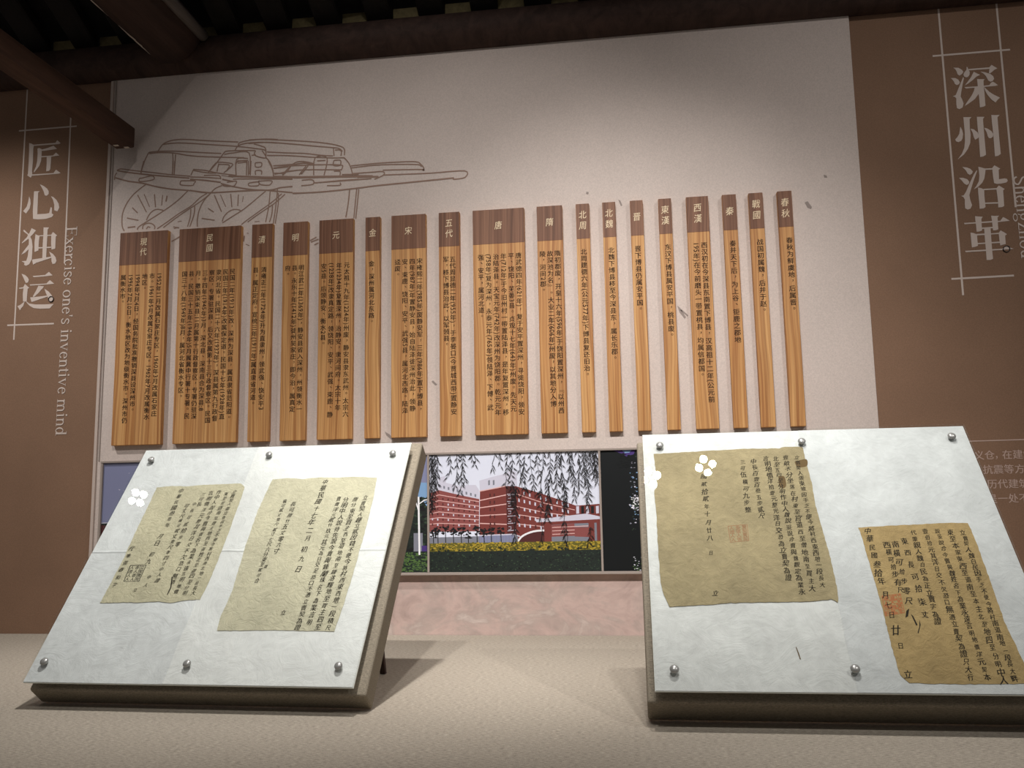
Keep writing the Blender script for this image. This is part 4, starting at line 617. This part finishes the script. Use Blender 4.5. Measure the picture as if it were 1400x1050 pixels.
leafy(pr_, (BLUE_, PALE_, LEAF_, GREY_), 120, 190, 330, 30, 560, 3, 10); leafy(pr_, (PALE_, WHITE_, LEAF_), 46, 205, 260, 330, 420, 4, 12); leafy(pr_, (LEAF_, GREEN_, PALE_), 50, 200, 280, 740, 838, 4, 9)
leafy(pr_, LEAF_, 120, 330, 1190, 20, 820, 4, 12); leafy(pr_, BLACK_, 60, 120, 240, 20, 120, 8, 18)
pr_.done('photograph of a black night tree, left edge showing beside the right display stand')
# ------------------------------------------------------------------ slanted display stands and the deeds under acrylic
def pframe(p):
    x, y, z, W, H, yaw, tilt = p
    u = Vector((math.cos(yaw), math.sin(yaw), 0)); w = Vector((-math.sin(yaw)*math.cos(tilt), math.cos(yaw)*math.cos(tilt), math.sin(tilt))); n = u.cross(w)
    return Matrix(((u.x, w.x, n.x, x), (u.y, w.y, n.y, y), (u.z, w.z, n.z, z), (0, 0, 0, 1)))
def stand(p, mg, T, gap, screws, label, seam, prop_u, sheets):
    M = pframe(p); W, H = p[3], p[4]; ml, mr, mb, mt = mg
    T = min((M @ Vector((uu, -mb, 0))).z for uu in (-ml, W+mr))/M[2][2]-0.0006   # rests on the counter along its lower back edge
    r = empty('display_stand', M=M); tag(r, label, 'display stand', 'slanted display stands')
    bm = bmesh.new(); bm_box(bm, (-ml, -mb, -T), (W+mr, H+mt, -gap), 0.006, 3)
    tag(from_bm('backing_board', bm, SLAB, r), 'thick taupe linen covered board')
    box('acrylic_cover', (0, 0, -0.003), (W, H, 0), ACRYLIC, r)
    for k, (a, b, m, d) in enumerate(((0.0, seam+0.03, sheets[0], 0.0066), (seam, W, sheets[1], 0.0060))):
        nx, ny = 24, 24; vs = []; fs = []
        for j in range(ny+1):
            for i in range(nx+1): vs.append((lerp(a+0.001, b-0.001, i/nx)+(0.0012*math.sin(j*1.3) if (i == 0 and k) else 0), lerp(0.001, H-0.001, j/ny), -d))
        for j in range(ny):
            for i in range(nx): q = j*(nx+1)+i; fs.append((q, q+1, q+nx+2, q+nx+1))
        o = add('white_paper', vs, fs, m, r); sm = o.modifiers.new('thickness', 'SOLIDIFY'); sm.thickness = 0.0004; sm.offset = -1
    box('carrier_sheet', (0.0, 0.0, -0.0112), (W, H, -0.0078), PWHITE_SHEET, r)
    for (a, b) in screws:
        a /= 10000; b /= 10000
        bm = bmesh.new(); n = 20; prof = [(0.0048, -gap-0.002), (0.0048, -0.0105), (0.0048, 0.0004), (0.0088, 0.0004), (0.0092, 0.0026), (0.0080, 0.0050), (0.0052, 0.0068), (0.002, 0.0076)]
        prev = None
        for rr, zz in prof:
            ringv = [bm.verts.new((a+rr*math.cos(2*math.pi*i/n), b+rr*math.sin(2*math.pi*i/n), zz)) for i in range(n)]
            if prev:
                for i in range(n): bm.faces.new((prev[i], prev[(i+1) % n], ringv[(i+1) % n], ringv[i]))
            else: bm.faces.new(ringv)
            prev = ringv
        bm.faces.new(prev); tag(from_bm('screw', bm, STEEL, r, True), 'round steel standoff screw')
    # wooden prop from the back of the board down to the counter
    Mi = M.inverted()
    for uu in prop_u:
        top = Vector((uu, H*0.62, -T+0.001)); wt = M @ top
        foot = Vector((wt.x, wt.y+0.12, 0.0006)); d = 0.007
        vs = []
        for c, s in ((wt+Vector((0, 0, 0.0)), 1), (foot, 1)):
            for dx, dy in ((-d, -d), (d, -d), (d, d), (-d, d)): vs.append(Mi @ Vector((c.x+dx, c.y+dy, c.z)))
        tag(add('prop_leg', vs, [(0, 1, 2, 3), (7, 6, 5, 4), (0, 4, 5, 1), (1, 5, 6, 2), (2, 6, 7, 3), (3, 7, 4, 0)], BEAM, r), 'dark wooden prop behind the board')
    return M
PWHITE_SHEET = mat('white_carrier_sheet', srgb(224, 228, 222), 0.5, 0.3)
PL = [-1.36851, -1.148, 0.06278, 0.76899, 0.70105, -0.02452, 0.88285]
PR = [0.02188, -1.245, 0.07894, 0.74481, 0.67045, 0.00459, 0.89178]
SCR_L = [(375, 6570), (3800, 6640), (7275, 6570), (337, 461), (3807, 452), (7281, 447)]
SCR_R = [(400, 6259), (3710, 6272), (7073, 6312), (389, 411), (3742, 446), (7070, 430)]
ML = stand(PL, (0.0, 0.02, 0.003, 0.027), 0.095, 0.035, SCR_L, 'left slanted linen display stand with a whiter bright acrylic face', 0.335, (0.1, 0.69), (SHEET_B, SHEET_A))
MR = stand(PR, (0.0145, 0.012, 0.004, 0.012), 0.12, 0.045, SCR_R, 'right slanted linen display stand, cut off by the right edge of the picture', 0.37, (0.1, 0.62), (SHEET_C, SHEET_D))
allc = ''.join(t for d in DOC.values() for t, *_ in d['cols'])+'張立香印'
GL.need(allc, 0.0)
def deed(key, M, m, label, d0, seed):
    D = DOC[key]; rnd = random.Random(seed); out = [(a/10000, b/10000) for a, b in D['outline']]
    cu = sum(p[0] for p in out)/len(out); cv = sum(p[1] for p in out)/len(out)
    r = empty('land_deed', M=M @ Matrix.Translation((cu, cv, -d0))); tag(r, label, 'document', 'old handwritten land deeds')
    edge = []
    for i in range(len(out)):
        a, b = out[i], out[(i+1) % len(out)]; n = max(2, int(math.hypot(b[0]-a[0], b[1]-a[1])/0.008))
        for k in range(n):
            t = k/n; edge.append((lerp(a[0], b[0], t)-cu+rnd.uniform(-1, 1)*0.0007, lerp(a[1], b[1], t)-cv+rnd.uniform(-1, 1)*0.0007))
    n = len(edge); vs = [(a, b, 0) for a, b in edge]+[(a, b, -0.0003) for a, b in edge]
    fs = [list(range(n)), list(range(2*n-1, n-1, -1))]+[(i, n+i, n+(i+1) % n, (i+1) % n) for i in range(n)]
    o = add('sheet', vs, fs, m, r)
    bm = bmesh.new(); bm.from_mesh(o.data); bmesh.ops.recalc_face_normals(bm, faces=bm.faces[:]); bm.to_mesh(o.data); bm.free()
    P = lambda a, b, h: (a-cu, b-cv, 0.00012+h)
    if 'stain' in D:
        for s_ in D['stain']:
            f = Flat(P); f.poly([(a/10000, b/10000) for a, b in smooth_line(s_+[s_[0]], 4)[:-1]], 0.00002); tag(f.build('ink_stain', STAIN, r), 'dark brown stain')
    for text, wgt, (a0, b0), (a1, b1) in D['cols']:
        f = Flat(P); n = len(text); L = math.hypot(a1-a0, b1-b0)/10000; pit = L/max(1, n-1) if n > 1 else 0.02
        sz = min(pit*0.98, 0.0195 if key == 'L2' else 0.0172)*wgt if n > 1 else 0.0165*wgt
        for k, ch in enumerate(text):
            t = k/(n-1) if n > 1 else 0
            s_ = sz*rnd.uniform(0.82, 1.1)
            GL.put(f, ch, lerp(a0, a1, t)/10000+rnd.uniform(-1, 1)*0.0011, lerp(b0, b1, t)/10000+rnd.uniform(-1, 1)*0.0011, s_, 0.0, rnd.uniform(-0.10, 0.14), rnd.uniform(0.72, 0.9), rnd.uniform(0.0, 0.3), 0.00004, bold=0.02)
        f.build('writing_column', BRUSH, r)
    if 'flourish' in D:
        for q in D['flourish']: f = Flat(P); f.poly([(a/10000, b/10000) for a, b in q], 0.00004); f.build('brush_flourish', BRUSH, r)
    for q in D.get('seal', []):
        q = [(a/10000, b/10000) for a, b in q]; f = Flat(P)
        g = lambda s_, t: (lerp(lerp(q[0][0], q[1][0], s_), lerp(q[3][0], q[2][0], s_), t), lerp(lerp(q[0][1], q[1][1], s_), lerp(q[3][1], q[2][1], s_), t))
        lw = 0.0022 if key == 'L1' else 0.0016
        sm = {'L1': SEALK, 'R1': SEALR, 'R2': SEALR2}[key]
        f.line([q[0], q[1], q[2], q[3], q[0]], lw, 0.00002)
        if key == 'L1': f.line([g(0.68, 0), g(0.68, 1)], 0.0012, 0.00002)
        if key == 'R2':
            for i in range(9):
                for j in range(9):
                    if rnd.random() < 0.5: f.poly([g(i/9, j/9), g((i+.9)/9, j/9), g((i+.9)/9, (j+.9)/9), g(i/9, (j+.9)/9)], 0.000015)
        for i, c3 in enumerate(('立賣契', '人張香', '中人證')):
            for j in range(4):
                x, y = g(0.83-i*0.33, 0.14+j*0.24); GL.put(f, rnd.choice(c3), x, y, 0.0112, 0.0, 0, 0.95, 0, 0.00003, bold=0.014)
        tag(f.build('seal_stamp', sm, r), {'L1': 'black square seal', 'R1': 'faint red square seal', 'R2': 'red square seal'}[key])
f = Flat(lambda a, b, h: (a, b, -0.0058)); f.poly([(0.2782, 0.068), (0.2800, 0.068), (0.2782, 0.082), (0.2758, 0.094), (0.2744, 0.094), (0.2762, 0.081)])
tag(f.build('paper_tear', STAIN, bpy.data.objects['display_stand.001']), 'small dark red slit in the white paper')
deed('L1', ML, DEED_A, 'smaller cream deed with a black square seal, left on the left stand', 0.0052, 1)
deed('L2', ML, DEED_B, 'larger pale cream deed, right on the left stand', 0.0048, 2)
deed('R1', MR, DEED_C, 'large brownish deed with dark stains, upper left on the right stand', 0.0052, 3)
deed('R2', MR, DEED_D, 'tan deed with a red seal at lower right on the right stand', 0.0052, 4)
